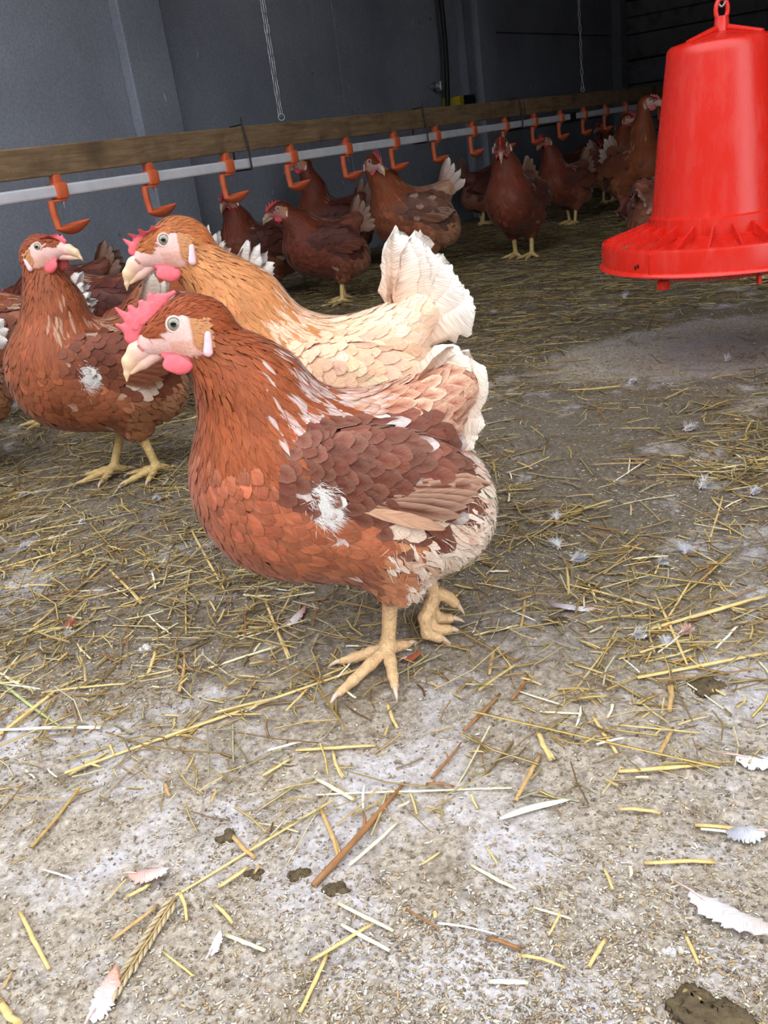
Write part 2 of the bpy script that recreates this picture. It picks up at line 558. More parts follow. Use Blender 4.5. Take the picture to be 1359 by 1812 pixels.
class Prim:
    def __init__(s, kind, a, b, r, rb=None, R=None, k=0.02, region='', flow=(-1, 0, 0), flat=1.0):
        s.kind, s.a, s.k, s.region, s.flat = kind, np.asarray(a, float), k, region, flat
        s.b = None if b is None else np.asarray(b, float)
        s.r = np.asarray(r, float); s.rb = rb; s.R = R
        f = np.asarray(flow, float); s.flow = f / (np.linalg.norm(f) + 1e-9)

    def d(s, P):
        if s.kind == 'e':
            q = P - s.a
            if s.R is not None: q = q @ s.R
            k0 = np.sqrt(((q / s.r) ** 2).sum(-1)); k1 = np.sqrt(((q / s.r ** 2) ** 2).sum(-1))
            return np.where(k1 > 1e-9, k0 * (k0 - 1) / (k1 + 1e-12), -s.r.min())
        ba = s.b - s.a; pa = P - s.a
        h = np.clip(pa @ ba / (ba @ ba), 0, 1)
        q = pa - h[..., None] * ba
        if s.flat != 1.0: q = q * np.array([1, s.flat, 1])
        return np.sqrt((q * q).sum(-1)) - (s.r + (s.rb - s.r) * h)


class Shape:
    def __init__(s, prims): s.p = prims

    def d(s, P):
        D = None
        for p in s.p:
            x = p.d(P)
            if D is None: D = x
            else:
                h = np.clip(0.5 + 0.5 * (D - x) / p.k, 0, 1)
                D = D + (x - D) * h - p.k * h * (1 - h)
        return D

    def all(s, P): return np.stack([p.d(P) for p in s.p], -1)

    def grad(s, P, e=0.0008):
        g = 0
        for k in ((1, -1, -1), (-1, -1, 1), (-1, 1, -1), (1, 1, 1)):
            k = np.array(k, float); g = g + s.d(P + e * k)[..., None] * k
        return g / (np.linalg.norm(g, axis=-1, keepdims=True) + 1e-12)

    def bounds(s):
        lo = np.full(3, 1e9); hi = -lo
        for p in s.p:
            r = float(p.r.max()) if p.kind == 'e' else float(max(p.r, p.rb))
            for c in ([p.a] if p.b is None else [p.a, p.b]):
                lo = np.minimum(lo, c - r); hi = np.maximum(hi, c + r)
        return lo, hi


def surface_nets(shape, h):
    lo, hi = shape.bounds(); lo = lo - 2.5 * h; hi = hi + 2.5 * h
    n = np.ceil((hi - lo) / h).astype(int) + 1
    ax = [lo[i] + h * np.arange(n[i]) for i in range(3)]
    G = np.stack(np.meshgrid(*ax, indexing='ij'), -1)
    D = shape.d(G.reshape(-1, 3)).reshape(n)
    ins = D < 0
    c = np.zeros(n - 1, int)
    for i in (0, 1):
        for j in (0, 1):
            for k in (0, 1):
                c += ins[i:n[0] - 1 + i, j:n[1] - 1 + j, k:n[2] - 1 + k]
    act = (c > 0) & (c < 8)
    idx = -np.ones(n - 1, int); idx[act] = np.arange(act.sum())
    V = lo + h * (np.argwhere(act) + 0.5)
    for _ in range(4):
        g = shape.grad(V, h * 0.2)
        V = V - g * np.clip(shape.d(V), -h, h)[:, None]
    faces = []
    for a in range(3):
        b, c_ = (a + 1) % 3, (a + 2) % 3
        s0 = [slice(None)] * 3; s1 = [slice(None)] * 3
        s0[a] = slice(0, n[a] - 1); s1[a] = slice(1, n[a])
        ch = ins[tuple(s0)] != ins[tuple(s1)]
        e = np.argwhere(ch)
        e = e[(e[:, b] > 0) & (e[:, c_] > 0) & (e[:, b] < n[b] - 1) & (e[:, c_] < n[c_] - 1)]
        if len(e) == 0: continue
        fl = ins[tuple(s0)][tuple(e.T)]
        def cell(db, dc):
            q = e.copy(); q[:, b] -= db; q[:, c_] -= dc
            return idx[tuple(q.T)]
        q = np.stack([cell(1, 1), cell(0, 1), cell(0, 0), cell(1, 0)], 1)
        q[~fl] = q[~fl][:, ::-1]
        faces.append(q)
    Fq = np.concatenate(faces)
    return V, Fq[(Fq >= 0).all(1)]


# ------------------------------------------------------------------ feathers
PROF = {'round': ([0, .25, .55, .82, 1.0], [.35, .8, 1.0, .82, .28]),
        'hackle': ([0, .25, .5, .8, 1.0], [.5, .95, 1.0, .62, .06]),
        'fluff': ([0, .3, .6, .85, 1.0], [.4, .8, 1.0, .8, .3])}


def feather_patch(shape, root, dirv, L, Wd, cmid, cedge, ctip, lift, prof='round', conform=True, ridge=0.05, sink=0.0002, rg=rng):
    """many small feathers laid on the implicit surface; returns V, F, colour, uv"""
    n = len(root)
    if n == 0: return None
    t = np.array(PROF[prof][0]); w = np.array(PROF[prof][1]); s = np.array([-1., 0, 1.])
    nr = shape.grad(root)
    dirv = dirv - (dirv * nr).sum(-1, keepdims=True) * nr
    dirv /= np.linalg.norm(dirv, axis=-1, keepdims=True) + 1e-9
    side = np.cross(nr, dirv)
    T, S = np.meshgrid(t, s, indexing='ij'); T = T.ravel(); S = S.ravel(); Wp = np.repeat(w, 3)
    sweep = np.where(S == 0, 1.0, 0.96)
    P = root[:, None] + dirv[:, None] * (L[:, None] * T * sweep)[..., None] + side[:, None] * (0.5 * Wd[:, None] * Wp * S)[..., None]
    if conform:
        Q = P.reshape(-1, 3)
        for _ in range(2):
            g = shape.grad(Q); dd = shape.d(Q)
            Q = Q - g * np.clip(dd, -0.03, 0.012)[:, None]
        g = shape.grad(Q).reshape(n, -1, 3)
        P = Q.reshape(n, -1, 3)
    else:
        g = np.repeat(nr[:, None], len(T), 1)
    rndl = rg.uniform(0.6, 1.5, n)
    off = sink + (T ** 1.4)[None] * (lift * rndl)[:, None] + np.where(S == 0, 1.0, 0.0)[None] * (ridge * Wd)[:, None] * 0.5
    P = P + g * off[..., None]
    a = np.where(S == 0, 0.0, 1.0)
    tt = np.clip((T - 0.55) / 0.45, 0, 1)
    C = cmid[:, None] * (1 - a)[None, :, None] + cedge[:, None] * a[None, :, None]
    C = C * (1 - tt)[None, :, None] + ctip[:, None] * tt[None, :, None]
    UV = np.stack([np.broadcast_to(S * 0.42 + 0.5, (n, len(T))), np.broadcast_to(T, (n, len(T)))], -1) + rg.integers(0, 40, (n, 1, 1)) * np.array([1.0, 0]) + rg.uniform(0, 9, (n, 1, 1)) * np.array([0, 1.0])
    nv = len(T); quad = []
    for i in range(len(t) - 1):
        for j in range(2):
            k = i * 3 + j; quad.append((k, k + 1, k + 4, k + 3))
    Fq = (np.arange(n)[:, None, None] * nv + np.array(quad)[None]).reshape(-1, 4)
    return P.reshape(-1, 3), Fq, C.reshape(-1, 3), UV.reshape(-1, 2)


def strand_patch(shape, root, dirv, L, Wd, c0, c1, rise, rg=rng):
    """thin hair-like down barbs standing off the surface"""
    n = len(root)
    nr = shape.grad(root)
    dirv = dirv - (dirv * nr).sum(-1, keepdims=True) * nr
    dirv /= np.linalg.norm(dirv, axis=-1, keepdims=True) + 1e-9
    side = np.cross(nr, dirv)
    t = np.array([0, .4, .75, 1.0]); w = np.array([.9, 1, .7, .1])
    V = []
    for ti, wi in zip(t, w):
        c = root + dirv * (L * ti)[:, None]
        g = nr; dd = shape.d(c)
        gg = shape.grad(c)
        c = c - gg * np.clip(dd, -0.03, 0.008)[:, None] + gg * (0.0005 + rise * ti ** 1.3)[:, None]
        V.append(c - side * (Wd * wi / 2)[:, None]); V.append(c + side * (Wd * wi / 2)[:, None])
    V = np.stack(V, 1)
    q = np.array([(2 * i, 2 * i + 1, 2 * i + 3, 2 * i + 2) for i in range(3)])
    Fq = (np.arange(n)[:, None, None] * 8 + q[None]).reshape(-1, 4)
    tv = np.repeat(t, 2)
    C = c0[:, None] * (1 - tv)[None, :, None] + c1[:, None] * tv[None, :, None]
    UV = np.zeros((n, 8, 2)); UV[..., 1] = tv; UV[..., 0] = 0.5 + rg.integers(0, 40, (n, 1))
    return V.reshape(-1, 3), Fq, C.reshape(-1, 3), UV.reshape(-1, 2)


def merge(parts):
    parts = [p for p in parts if p is not None and len(p[0])]
    V = []; Fq = []; C = []; U = []; n = 0
    for v, f, c, u in parts:
        V.append(v); Fq.append(f + n); C.append(c); U.append(u); n += len(v)
    return np.concatenate(V), np.concatenate(Fq), np.concatenate(C), np.concatenate(U)


def big_feather(L, Wd, c_base, c_tip, rg, bend=0.25, curl=0.15, fray=0.25, rows=11, cols=7, edge=None, tipr=0.5):
    """one large feather along +x, vane in x-y, face up +z; frayed barbs at its rim"""
    t = np.linspace(0, 1, rows)
    w = np.clip(np.minimum(0.30 + 2.6 * t, 1.0) * np.sqrt(np.clip(1 - np.clip((t - tipr) / (1.02 - tipr), 0, 1) ** 2.4, 0.02, 1)), 0.05, 1)
    V = []; C = []; U = []
    for i in range(rows):
        for j in range(cols):
            s = -1 + 2 * j / (cols - 1)
            x = L * t[i] * (1 - 0.05 * abs(s)); y = 0.5 * Wd * w[i] * s
            if abs(s) > 0.99 or i == rows - 1:
                x += rg.uniform(-1, 1) * fray * L * 0.09; y *= 1 + rg.uniform(-1, 0.35) * fray
            z = -bend * L * t[i] ** 2 - curl * Wd * s * s * 0.5
            if j == cols // 2: z += 0.012 * Wd + 0.0004
            V.append((x, y, z))
            k = t[i] ** 1.5
            c = c_base * (1 - k) + c_tip * k
            if edge is not None: c = c * (1 - 0.7 * abs(s) ** 2) + edge * 0.7 * abs(s) ** 2
            C.append(c); U.append((0.5 + 0.42 * s + 3, t[i] * 2.5))
    F = [(i * cols + j, (i + 1) * cols + j, (i + 1) * cols + j + 1, i * cols + j + 1) for i in range(rows - 1) for j in range(cols - 1)]
    return np.array(V), np.array(F), np.array(C), np.array(U)


# ------------------------------------------------------------------ hens
RUST = dict(head=srgb(142, 66, 30), neck=srgb(148, 74, 38), breast=srgb(166, 88, 58), side=srgb(166, 92, 60), back=srgb(164, 98, 68),
            wing=srgb(106, 52, 38), rump=srgb(152, 82, 56), fluff=srgb(248, 226, 210), thigh=srgb(200, 134, 98), tail=srgb(240, 226, 212),
            streak=srgb(232, 222, 218), lace=srgb(232, 192, 164), cream=0.85, streak_p=0.75, tailbase=srgb(214, 168, 138))
LIGHT = dict(head=srgb(176, 102, 54), neck=srgb(196, 130, 80), breast=srgb(230, 174, 136), side=srgb(232, 182, 148), back=srgb(234, 186, 146),
             wing=srgb(234, 184, 152), rump=srgb(234, 188, 154), fluff=srgb(244, 216, 196), thigh=srgb(234, 192, 162), tail=srgb(246, 238, 230),
             streak=srgb(246, 224, 200), lace=srgb(248, 222, 198), cream=0.9, streak_p=0.8, tailbase=srgb(238, 200, 170))
BROWN = dict(head=srgb(146, 70, 38), neck=srgb(146, 76, 44), breast=srgb(150, 84, 54), side=srgb(156, 90, 60), back=srgb(142, 80, 56),
             wing=srgb(124, 68, 50), rump=srgb(146, 86, 62), fluff=srgb(186, 134, 100), thigh=srgb(176, 118, 84), tail=srgb(206, 190, 178),
             streak=srgb(208, 176, 150), lace=srgb(172, 110, 80), cream=0.12, streak_p=0.22, tailbase=srgb(150, 100, 76))
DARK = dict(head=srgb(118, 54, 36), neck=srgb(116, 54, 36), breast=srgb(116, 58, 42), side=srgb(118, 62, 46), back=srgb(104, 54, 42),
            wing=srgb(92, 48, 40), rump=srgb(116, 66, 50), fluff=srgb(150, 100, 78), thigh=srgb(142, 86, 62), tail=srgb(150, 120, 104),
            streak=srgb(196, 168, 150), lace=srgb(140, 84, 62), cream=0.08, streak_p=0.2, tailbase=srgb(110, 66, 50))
PALE_TAIL = dict(BROWN, tail=srgb(236, 230, 226), tailbase=srgb(176, 128, 100), rump=srgb(166, 108, 80), lace=srgb(214, 176, 150), cream=0.3)
MOTTLE = dict(BROWN, back=srgb(168, 112, 86), wing=srgb(118, 76, 62), rump=srgb(176, 128, 104), lace=srgb(214, 180, 158), cream=0.35, tail=srgb(226, 214, 206))

FDIR = dict(head=(-1, 0, -.25), breast=(-.55, 0, -.83), back=(-1, 0, -.05), side=(-.93, 0, -.36), wing=(-.91, 0, -.38), rump=(-.9, 0, .30),
            fluff=(-.62, 0, -.78), thigh=(-.45, 0, -.9))
# region: length, width, spacing, lift, profile
FSPEC = dict(head=(.012, .0040, .0026, .0010, 'hackle'), neck=(.036, .0066, .0040, .0013, 'hackle'), breast=(.027, .0145, .0078, .0018, 'round'),
             side=(.029, .0155, .0082, .0018, 'round'), back=(.034, .0105, .0068, .0020, 'round'), wing=(.031, .0170, .0088, .0026, 'round'),
             rump=(.034, .0165, .0086, .0026, 'round'), fluff=(.030, .0090, .0062, .0036, 'fluff'), thigh=(.024, .0095, .0066, .0026, 'fluff'))

COMBS = {
    'main': [((.056, .002), (.040, .016), .0058, .0066), ((.040, .016), (.022, .028), .0066, .0044), ((.055, .009), (.040, .022), .0058, .0058),
             ((.056, .009), (.0660, .0155), .0050, .0011), ((.050, .013), (.0632, .0300), .0066, .0011), ((.046, .018), (.0505, .0285), .0060, .0026),
             ((.038, .023), (.0400, .0305), .0056, .0032), ((.031, .028), (.0310, .0350), .0050, .0032), ((.026, .030), (.0240, .0342), .0042, .0028),
             ((.022, .031), (.0100, .0352), .0036, .0020)],
    'tall': [((.052, .004), (.036, .020), .0046, .0048), ((.036, .020), (.008, .030), .0048, .0040),
             ((.050, .010), (.060, .022), .0044, .0012), ((.045, .015), (.054, .036), .0046, .0014), ((.036, .022), (.041, .046), .0048, .0014),
             ((.026, .027), (.027, .048), .0046, .0014), ((.016, .030), (.013, .045), .0044, .0014), ((.008, .030), (-.004, .040), .004, .0014)],
    'small': [((.052, .004), (.036, .018), .0046, .0046), ((.036, .018), (.016, .028), .0046, .0034),
              ((.050, .009), (.058, .018), .0040, .0014), ((.043, .015), (.050, .027), .0044, .0018), ((.034, .020), (.038, .033), .0044, .0018),
              ((.024, .025), (.024, .035), .004, .0018)],
}


def make_hen(label, loc, heading, pal, scale=1.0, headC=(.15, 0, .365), yaw=0.0, pitch=0.0, hroll=0.0, lod=1.0, comb='small', comb_flop=0.0, comb_scale=1.0,
             tail=None, legs=None, body_pitch=0.0, white_flank=False, seed=0, group='laying hens in the barn', lift=0.0, wattle=1.0, dense=None, neckback=0.0):
    rg = np.random.default_rng(100 + seed)
    root = empty('hen', (loc[0], loc[1], 0), math.radians(heading), scale)
    tag(root, label, 'hen', group)
    hero = lod <= 1.0
    hC = np.array(headC, float)
    BP = rot_y(math.radians(body_pitch)); piv = np.array([0.01, 0, .17])
    up = np.array([0, 0, lift])
    X = lambda p: (np.asarray(p, float) - piv) @ BP.T + piv + up
    Fl = lambda v: np.asarray(v, float) @ BP.T
    Rh = rot_z(math.radians(yaw)) @ rot_y(math.radians(pitch)) @ rot_x(math.radians(hroll))
    Hd = lambda p: np.asarray(p, float) @ Rh.T + hC
    base = X((.098, 0, .238))
    nk = Hd((-.012, 0, -.016))
    midp = base * 0.45 + nk * 0.55 + np.array([-.012 - neckback, 0, 0])
    fn1 = base - midp; fn2 = midp - nk
    prims = [
        Prim('e', X((.040, 0, .182)), None, (.122, .083, .090), R=BP @ rot_y(-.25), k=.03, region='torso', flow=Fl((-1, 0, -.1))),
        Prim('e', X((.108, 0, .205)), None, (.068, .068, .078), R=BP, k=.05, region='breast', flow=Fl(FDIR['breast'])),
        Prim('c', X((.00, 0, .212)), X((-.082, 0, .268)), .062, .026, k=.05, region='rump', flow=Fl(FDIR['rump']), flat=0.88),
        Prim('e', X((-.052, 0, .146)), None, (.060, .066, .062), R=BP, k=.04, region='fluff', flow=Fl(FDIR['fluff'])),
        Prim('c', X((.004, .040, .140)), X((.000, .036, .092)), .048, .026, k=.03, region='thigh', flow=Fl(FDIR['thigh'])),
        Prim('c', X((.004, -.040, .140)), X((.000, -.036, .092)), .048, .026, k=.03, region='thigh', flow=Fl(FDIR['thigh'])),
        Prim('e', X((.004, .076, .220)), None, (.082, .020, .044), R=BP @ rot_y(-.28) @ rot_z(-.10), k=.012, region='wing', flow=Fl(FDIR['wing'])),
        Prim('e', X((.004, -.076, .220)), None, (.082, .020, .044), R=BP @ rot_y(-.28) @ rot_z(.10), k=.012, region='wing', flow=Fl(FDIR['wing'])),
        Prim('c', base, midp, .061, .043, k=.05, region='neck', flow=fn1),
        Prim('c', midp, nk, .043, .0275, k=.03, region='neck', flow=fn2),
        Prim('e', Hd((-.002, 0, .004)), None, (.032, .0235, .0265), R=Rh, k=.014, region='head', flow=Rh @ np.array(FDIR['head'])),
        Prim('c', Hd((.004, 0, .011)), Hd((.034, 0, .0040)), .0190, .0118, k=.008, region='head', flow=Rh @ np.array(FDIR['head'])),
        Prim('c', Hd((.010, 0, -.003)), Hd((.045, 0, -.0075)), .0205, .0086, k=.012, region='head', flow=Rh @ np.array(FDIR['head'])),
    ]
    shp = Shape(prims)
    regs = [p.region for p in prims]
    hvox = 0.0030 if hero else (.0038 if lod < 1.4 else 0.0062 * min(lod, 2.0) / 1.3)
    V, Fq = surface_nets(shp, hvox)
    invh = lambda P: (P - hC) @ Rh

    def face_mask(P):
        q = invh(P); x, y, z = q.T
        zu = np.interp(x, [-.0125, .0094, .0200, .034, .040, .046, .06], [.0112, .0190, .0180, .0045, .0005, .004, .006])
        zl = np.interp(x, [-.0125, .0045, .036, .05], [-.016, -.0215, -.019, -.022])
        m = (x > -.0125) & (x < .062) & (z < zu) & (z > zl) & (np.abs(y) > np.where(x > .036, -1, .006))
        near = (np.abs(q) < .07).all(1)
        tan = m & (x < .001) & (z > -.012)
        return m & near, tan & near

    def region_of(P, nrm):
        D = shp.all(P)
        D = D + np.array([{'wing': -.006, 'neck': -.002, 'head': -.002, 'thigh': .004, 'fluff': .002, 'rump': .006}.get(r, 0.0) for r in regs])
        am = D.argmin(1)
        out = np.array(regs, dtype=object)[am]
        t = out == 'torso'
        q = (P - up - piv) @ BP + piv
        out[t & (nrm[:, 2] > .45)] = 'back'
        out[t & (nrm[:, 2] <= .45)] = 'side'
        out[(out == 'side') & (q[:, 0] < -.02) & (q[:, 2] < .15)] = 'fluff'
        w = np.exp(-np.clip(shp.all(P), -.02, .2) / .010)
        fl = w @ np.stack([p.flow for p in prims])
        nrw = w[:, regs.index('neck')]
        fl /= np.linalg.norm(fl, axis=1, keepdims=True) + 1e-9
        return out, fl, q

    def base_col(reg, q, n):
        c = np.zeros((n, 3))
        for r in FSPEC:
            c[reg == r] = pal[r]
        # hackle paler and more golden low on the neck, belly paler behind the leg
        return c

    nv = shp.grad(V)
    regV, _, qV = region_of(V, nv)
    cV = base_col(regV, qV, len(V))
    fm, tan = face_mask(V)
    cV[fm] = srgb(226, 184, 176) if pal is not DARK else srgb(170, 116, 108)
    qh = invh(V)
    cheek = fm & (qh[:, 2] < -.004) & (qh[:, 0] < .022)
    cV[cheek] = cV[cheek] * 0.55 + srgb(206, 140, 110) * 0.45
    cV[tan] = srgb(180, 124, 84)
    Vb = V - nv * np.where(fm, 0, .0014)[:, None]
    body = link('body', make_mesh('body', Vb, Fq, cV), M['skin'], root)

    # ---- plumage
    ml = lod
    tri = V[Fq]; area = np.linalg.norm(np.cross(tri[:, 1] - tri[:, 0], tri[:, 3] - tri[:, 0]), axis=1)
    ncand = int((34000 if hero else 17000) / max(ml, 1) ** 1.6)
    fi = rg.choice(len(Fq), ncand, p=area / area.sum())
    u, v = rg.random((2, ncand, 1))
    cand = tri[fi, 0] + (tri[fi, 1] - tri[fi, 0]) * u + (tri[fi, 3] - tri[fi, 0]) * v
    # extra candidates round the head, where feathers are small
    hm = np.linalg.norm(tri.mean(1) - hC, axis=1) < .06
    fh = rg.choice(np.where(hm)[0], int((6000 if hero else 1800)))
    u, v = rg.random((2, len(fh), 1))
    cand = np.concatenate([tri[fh, 0] + (tri[fh, 1] - tri[fh, 0]) * u + (tri[fh, 3] - tri[fh, 0]) * v, cand])
    nr = shp.grad(cand)
    reg, fl, q = region_of(cand, nr)
    fm, tan = face_mask(cand)
    sp_ = np.array([FSPEC[r][2] for r in reg]) * ml
    keep = []; grid = {}
    cs = 0.008 * ml
    for i in np.where(~fm | (tan & (rg.random(len(cand)) < .8)))[0]:
        p = cand[i]; k = (int(p[0] // cs), int(p[1] // cs), int(p[2] // cs)); s2 = (0.35 * sp_[i] if tan[i] else sp_[i]) ** 2
        ok = True
        rr = 2 if sp_[i] > cs else 1
        for a in range(-rr, rr + 1):
            for b in range(-rr, rr + 1):
                for c in range(-rr, rr + 1):
                    for jx in grid.get((k[0] + a, k[1] + b, k[2] + c), ()):
                        dd = cand[jx] - p
                        if dd[0] * dd[0] + dd[1] * dd[1] + dd[2] * dd[2] < s2: ok = False; break
                    if not ok: break
                if not ok: break
            if not ok: break
        if ok:
            grid.setdefault(k, []).append(i); keep.append(i)
    keep = np.array(keep)
    root_p, nr, reg, fl, q, tan = cand[keep], nr[keep], reg[keep], fl[keep], q[keep], tan[keep]
    n = len(keep)
    L = np.array([FSPEC[r][0] for r in reg]) * (0.75 + 0.25 * ml) * rg.uniform(.85, 1.15, n)
    Wd = np.array([FSPEC[r][1] for r in reg]) * (0.6 + 0.4 * ml) * rg.uniform(.88, 1.12, n)
    lf = np.array([FSPEC[r][3] for r in reg]) * (0.8 + 0.2 * ml)
    isneck = reg == 'neck'; hn = np.linalg.norm(root_p - hC, axis=1)
    L = np.where(isneck, L * np.clip(hn / .10, .5, 1.35), L); Wd = np.where(isneck, Wd * np.clip(hn / .09, .6, 1.4), Wd)
    L[tan] = .007; Wd[tan] = .003
    wg = reg == 'wing'
    L = np.where(wg, L * np.interp(q[:, 0], [-.08, .06], [1.35, .75]), L)
    mid = base_col(reg, q, n)
    lowf = np.sin(q[:, 0] * 61 + 3 * np.sin(q[:, 2] * 47 + seed)) * np.sin(q[:, 2] * 73 + 2 * np.sin(q[:, 0] * 39 + q[:, 1] * 50))
    shade = np.exp(rg.normal(0, np.where(np.isin(reg, ['breast', 'side', 'wing']), .14, .09), n) + .12 * lowf)[:, None]
    mid = mid * shade * (1 + rg.normal(0, .03, (n, 3)))
    edge = mid * 1.0; tip = mid * 1.04
    lace = np.array(pal['lace'])
    for r, a in (('rump', 1.0), ('back', .6), ('wing', .16), ('breast', .14), ('side', .14)):
        m_ = reg == r; k = (a * pal['cream'] * rg.uniform(.5, 1.2, m_.sum()))[:, None].clip(0, 1)
        edge[m_] = edge[m_] * (1 - k) + lace * k
        k2 = k * (.35 if r in ('breast', 'side') else .8)
        tip[m_] = tip[m_] * (1 - k2) + lace * k2
    for r in ('breast', 'side'):
        m_ = reg == r; edge[m_] *= 1.10; tip[m_] *= .80; mid[m_] *= 1.03
    # golden neck with pale streaked hackles at its foot and towards the back
    low = np.clip((hn - .055) / .06, 0, 1)
    if isneck.any():
        edge[isneck] = mid[isneck] * 1.14 + 0.006
        fr = (root_p - nk) @ (base - nk) / ((base - nk) @ (base - nk) + 1e-9)
        backness = np.clip((base[0] + .005 - root_p[:, 0]) / .045 + .28, 0, 1)
        st = isneck & (rg.random(n) < pal['streak_p'] * np.clip(low * 1.4 * (.06 + backness) - .06, 0, 1))
        k = rg.uniform(.45, .95, st.sum())[:, None]
        mid[st] = mid[st] * (1 - k) + np.array(pal['streak']) * k
        tip[st] = tip[st] * .5 + np.array(pal['streak']) * .5
    bk = (reg == 'back') & (q[:, 0] > .0)
    stb = bk & (rg.random(n) < pal['streak_p'])
    mid[stb] = mid[stb] * .35 + np.array(pal['streak']) * .65
    # stray pale feathers
    stray = (np.isin(reg, ['wing', 'back', 'rump', 'side'])) & (rg.random(n) < (.015 + .03 * pal['cream']))
    mid[stray] = mid[stray] * .3 + np.array(pal['streak']) * .7; tip[stray] = mid[stray]
    flu = reg == 'fluff'
    if flu.any():
        kx = rg.random(flu.sum())[:, None]
        mid[flu] = mid[flu] * (.6 + .4 * kx) + np.array(pal['thigh']) * (.4 - .4 * kx)
        edge[flu] = mid[flu] * 1.08; tip[flu] = mid[flu] * 1.12
    if pal is LIGHT or pal is RUST:
        wob = .012 * np.sin(q[:, 2] * 90 + 1.0) + .008 * np.sin(q[:, 2] * 190)
        bl = np.isin(reg, ['thigh', 'side', 'fluff']) & (q[:, 2] < .178) & (q[:, 0] < .006 + wob)
        pat = (np.sin(q[:, 0] * 120 + 2.0) * np.sin(q[:, 2] * 95 + .6) + .35 * rg.normal(0, 1, n))[bl]
        kk = np.clip(.95 - .62 * np.clip(pat, 0, 1), .30, .97)[:, None]
        mid[bl] = np.array(pal['thigh']) * (1 - kk) + np.array(pal['fluff']) * 1.02 * kk; edge[bl] = mid[bl]; tip[bl] = mid[bl] * 1.05
        Wd[bl] *= .6; L[bl] *= .95
        flu = flu | bl
    tn = srgb(190, 132, 88)
    mid[tan] = tn; edge[tan] = tn * 1.1; tip[tan] = tn * 1.15
    if white_flank:
        fq = np.linalg.norm((root_p - np.array([.066, .078, .206])) / np.array([.013, .03, .014]), axis=1) < 1
        mid[fq] = srgb(238, 230, 224); edge[fq] = mid[fq]; tip[fq] = mid[fq]; L[fq] *= .6; Wd[fq] *= .7
        fq = np.linalg.norm((root_p - np.array([.000, .085, .178])) / np.array([.028, .03, .012]), axis=1) < 1
        mid[fq] = srgb(226, 200, 180); edge[fq] = mid[fq]; tip[fq] = mid[fq]
    ang = rg.normal(0, np.where(flu | (reg == 'thigh'), .35, .13), n)
    fl = fl * np.cos(ang)[:, None] + np.cross(nr, fl) * np.sin(ang)[:, None]
    res = {}
    for prof in ('round', 'hackle', 'fluff'):
        pm = np.array([FSPEC[r][4] == prof for r in reg])
        for key, mk in (('plumage', pm & ~wg), ('wl', pm & wg & (root_p[:, 1] > 0)), ('wr', pm & wg & (root_p[:, 1] <= 0))):
            if mk.any():
                res.setdefault(key, []).append(feather_patch(shp, root_p[mk], fl[mk], L[mk], Wd[mk], mid[mk].clip(0, .93), edge[mk].clip(0, .93), tip[mk].clip(0, .93), lf[mk], prof, rg=rg))
    # flight feathers folded along the lower edge of each wing
    for sgn, key in ((1, 'wl'), (-1, 'wr')):
        nf = 9 if hero else 6
        a = np.linspace(0, 1, nf)
        rt = np.stack([.030 - .055 * a, sgn * (.092 - .004 * a), .196 + .018 * a], 1)
        rt = X(rt); g = shp.grad(rt); rt = rt - g * shp.d(rt)[:, None]
        dv = np.repeat(Fl((-.93, 0, -.30))[None], nf, 0) + np.array([0, 0, .14])[None] * a[:, None]
        Lf = .074 + .008 * a; Wf = np.full(nf, .0155)
        cm = np.array(pal['wing'])[None] * rg.uniform(.85, 1.15, (nf, 1)); ce = cm * .45 + lace * .55
        if pal['cream'] > .3: cm[0] = pal['tailbase']; ce[:2] = pal['tailbase']
        res.setdefault(key, []).append(feather_patch(shp, rt, dv, Lf, Wf, cm, ce, ce, np.full(nf, .0035) + .0012 * np.arange(nf)[::-1], 'round', sink=.0015, rg=rg))
    # down strands
    ns = int((3600 if hero else 500) / max(1, ml))
    cream_w = np.where(flu, 2.2, 0.0)
    rw = dict(fluff=3.0, thigh=1.6, head=.35, neck=.5, side=.25, breast=.15, rump=.3, back=.1, wing=.0)
    pr = np.maximum(np.array([rw[r] for r in reg]), cream_w) * np.where(tan, 0, 1.0); pr = pr / pr.sum()
    ii = rg.choice(n, ns, p=pr)
    rp = root_p[ii] + rg.normal(0, .004, (ns, 3)); rp = rp - shp.grad(rp) * shp.d(rp)[:, None]
    dv = fl[ii] + rg.normal(0, .28, (ns, 3))
    Ls = L[ii] * rg.uniform(.6, 1.0, ns)
    cc = np.where((np.isin(reg[ii], ['fluff', 'thigh']) | flu[ii])[:, None], mid[ii], base_col(reg[ii], q[ii], ns)) * rg.uniform(.8, 1.25, (ns, 1))
    ri = np.where(np.isin(reg[ii], ['fluff', 'thigh']), .0045, .0020) * rg.uniform(.4, 1.4, ns)
    res['plumage'].append(strand_patch(shp, rp, dv, Ls, np.full(ns, .0006 * (1 + .6 * (ml - 1))), cc.clip(0, .93), (cc * 1.12).clip(0, .93), ri, rg))
    if white_flank:
        ns = 1300; c0 = np.array([.068, .078, .208])
        rp = c0 + rg.normal(0, 1, (ns, 3)) * np.array([.0055, .004, .0085])
        for _ in range(3): rp = rp - shp.grad(rp) * shp.d(rp)[:, None]
        dv = np.array([-.75, 0, -.55]) + rg.normal(0, .35, (ns, 3))
        wc = np.repeat(srgb(250, 246, 243)[None], ns, 0)
        res['plumage'].append(strand_patch(shp, rp, dv, rg.uniform(.006, .018, ns), np.full(ns, .0004), wc, wc, rg.uniform(.001, .004, ns), rg))
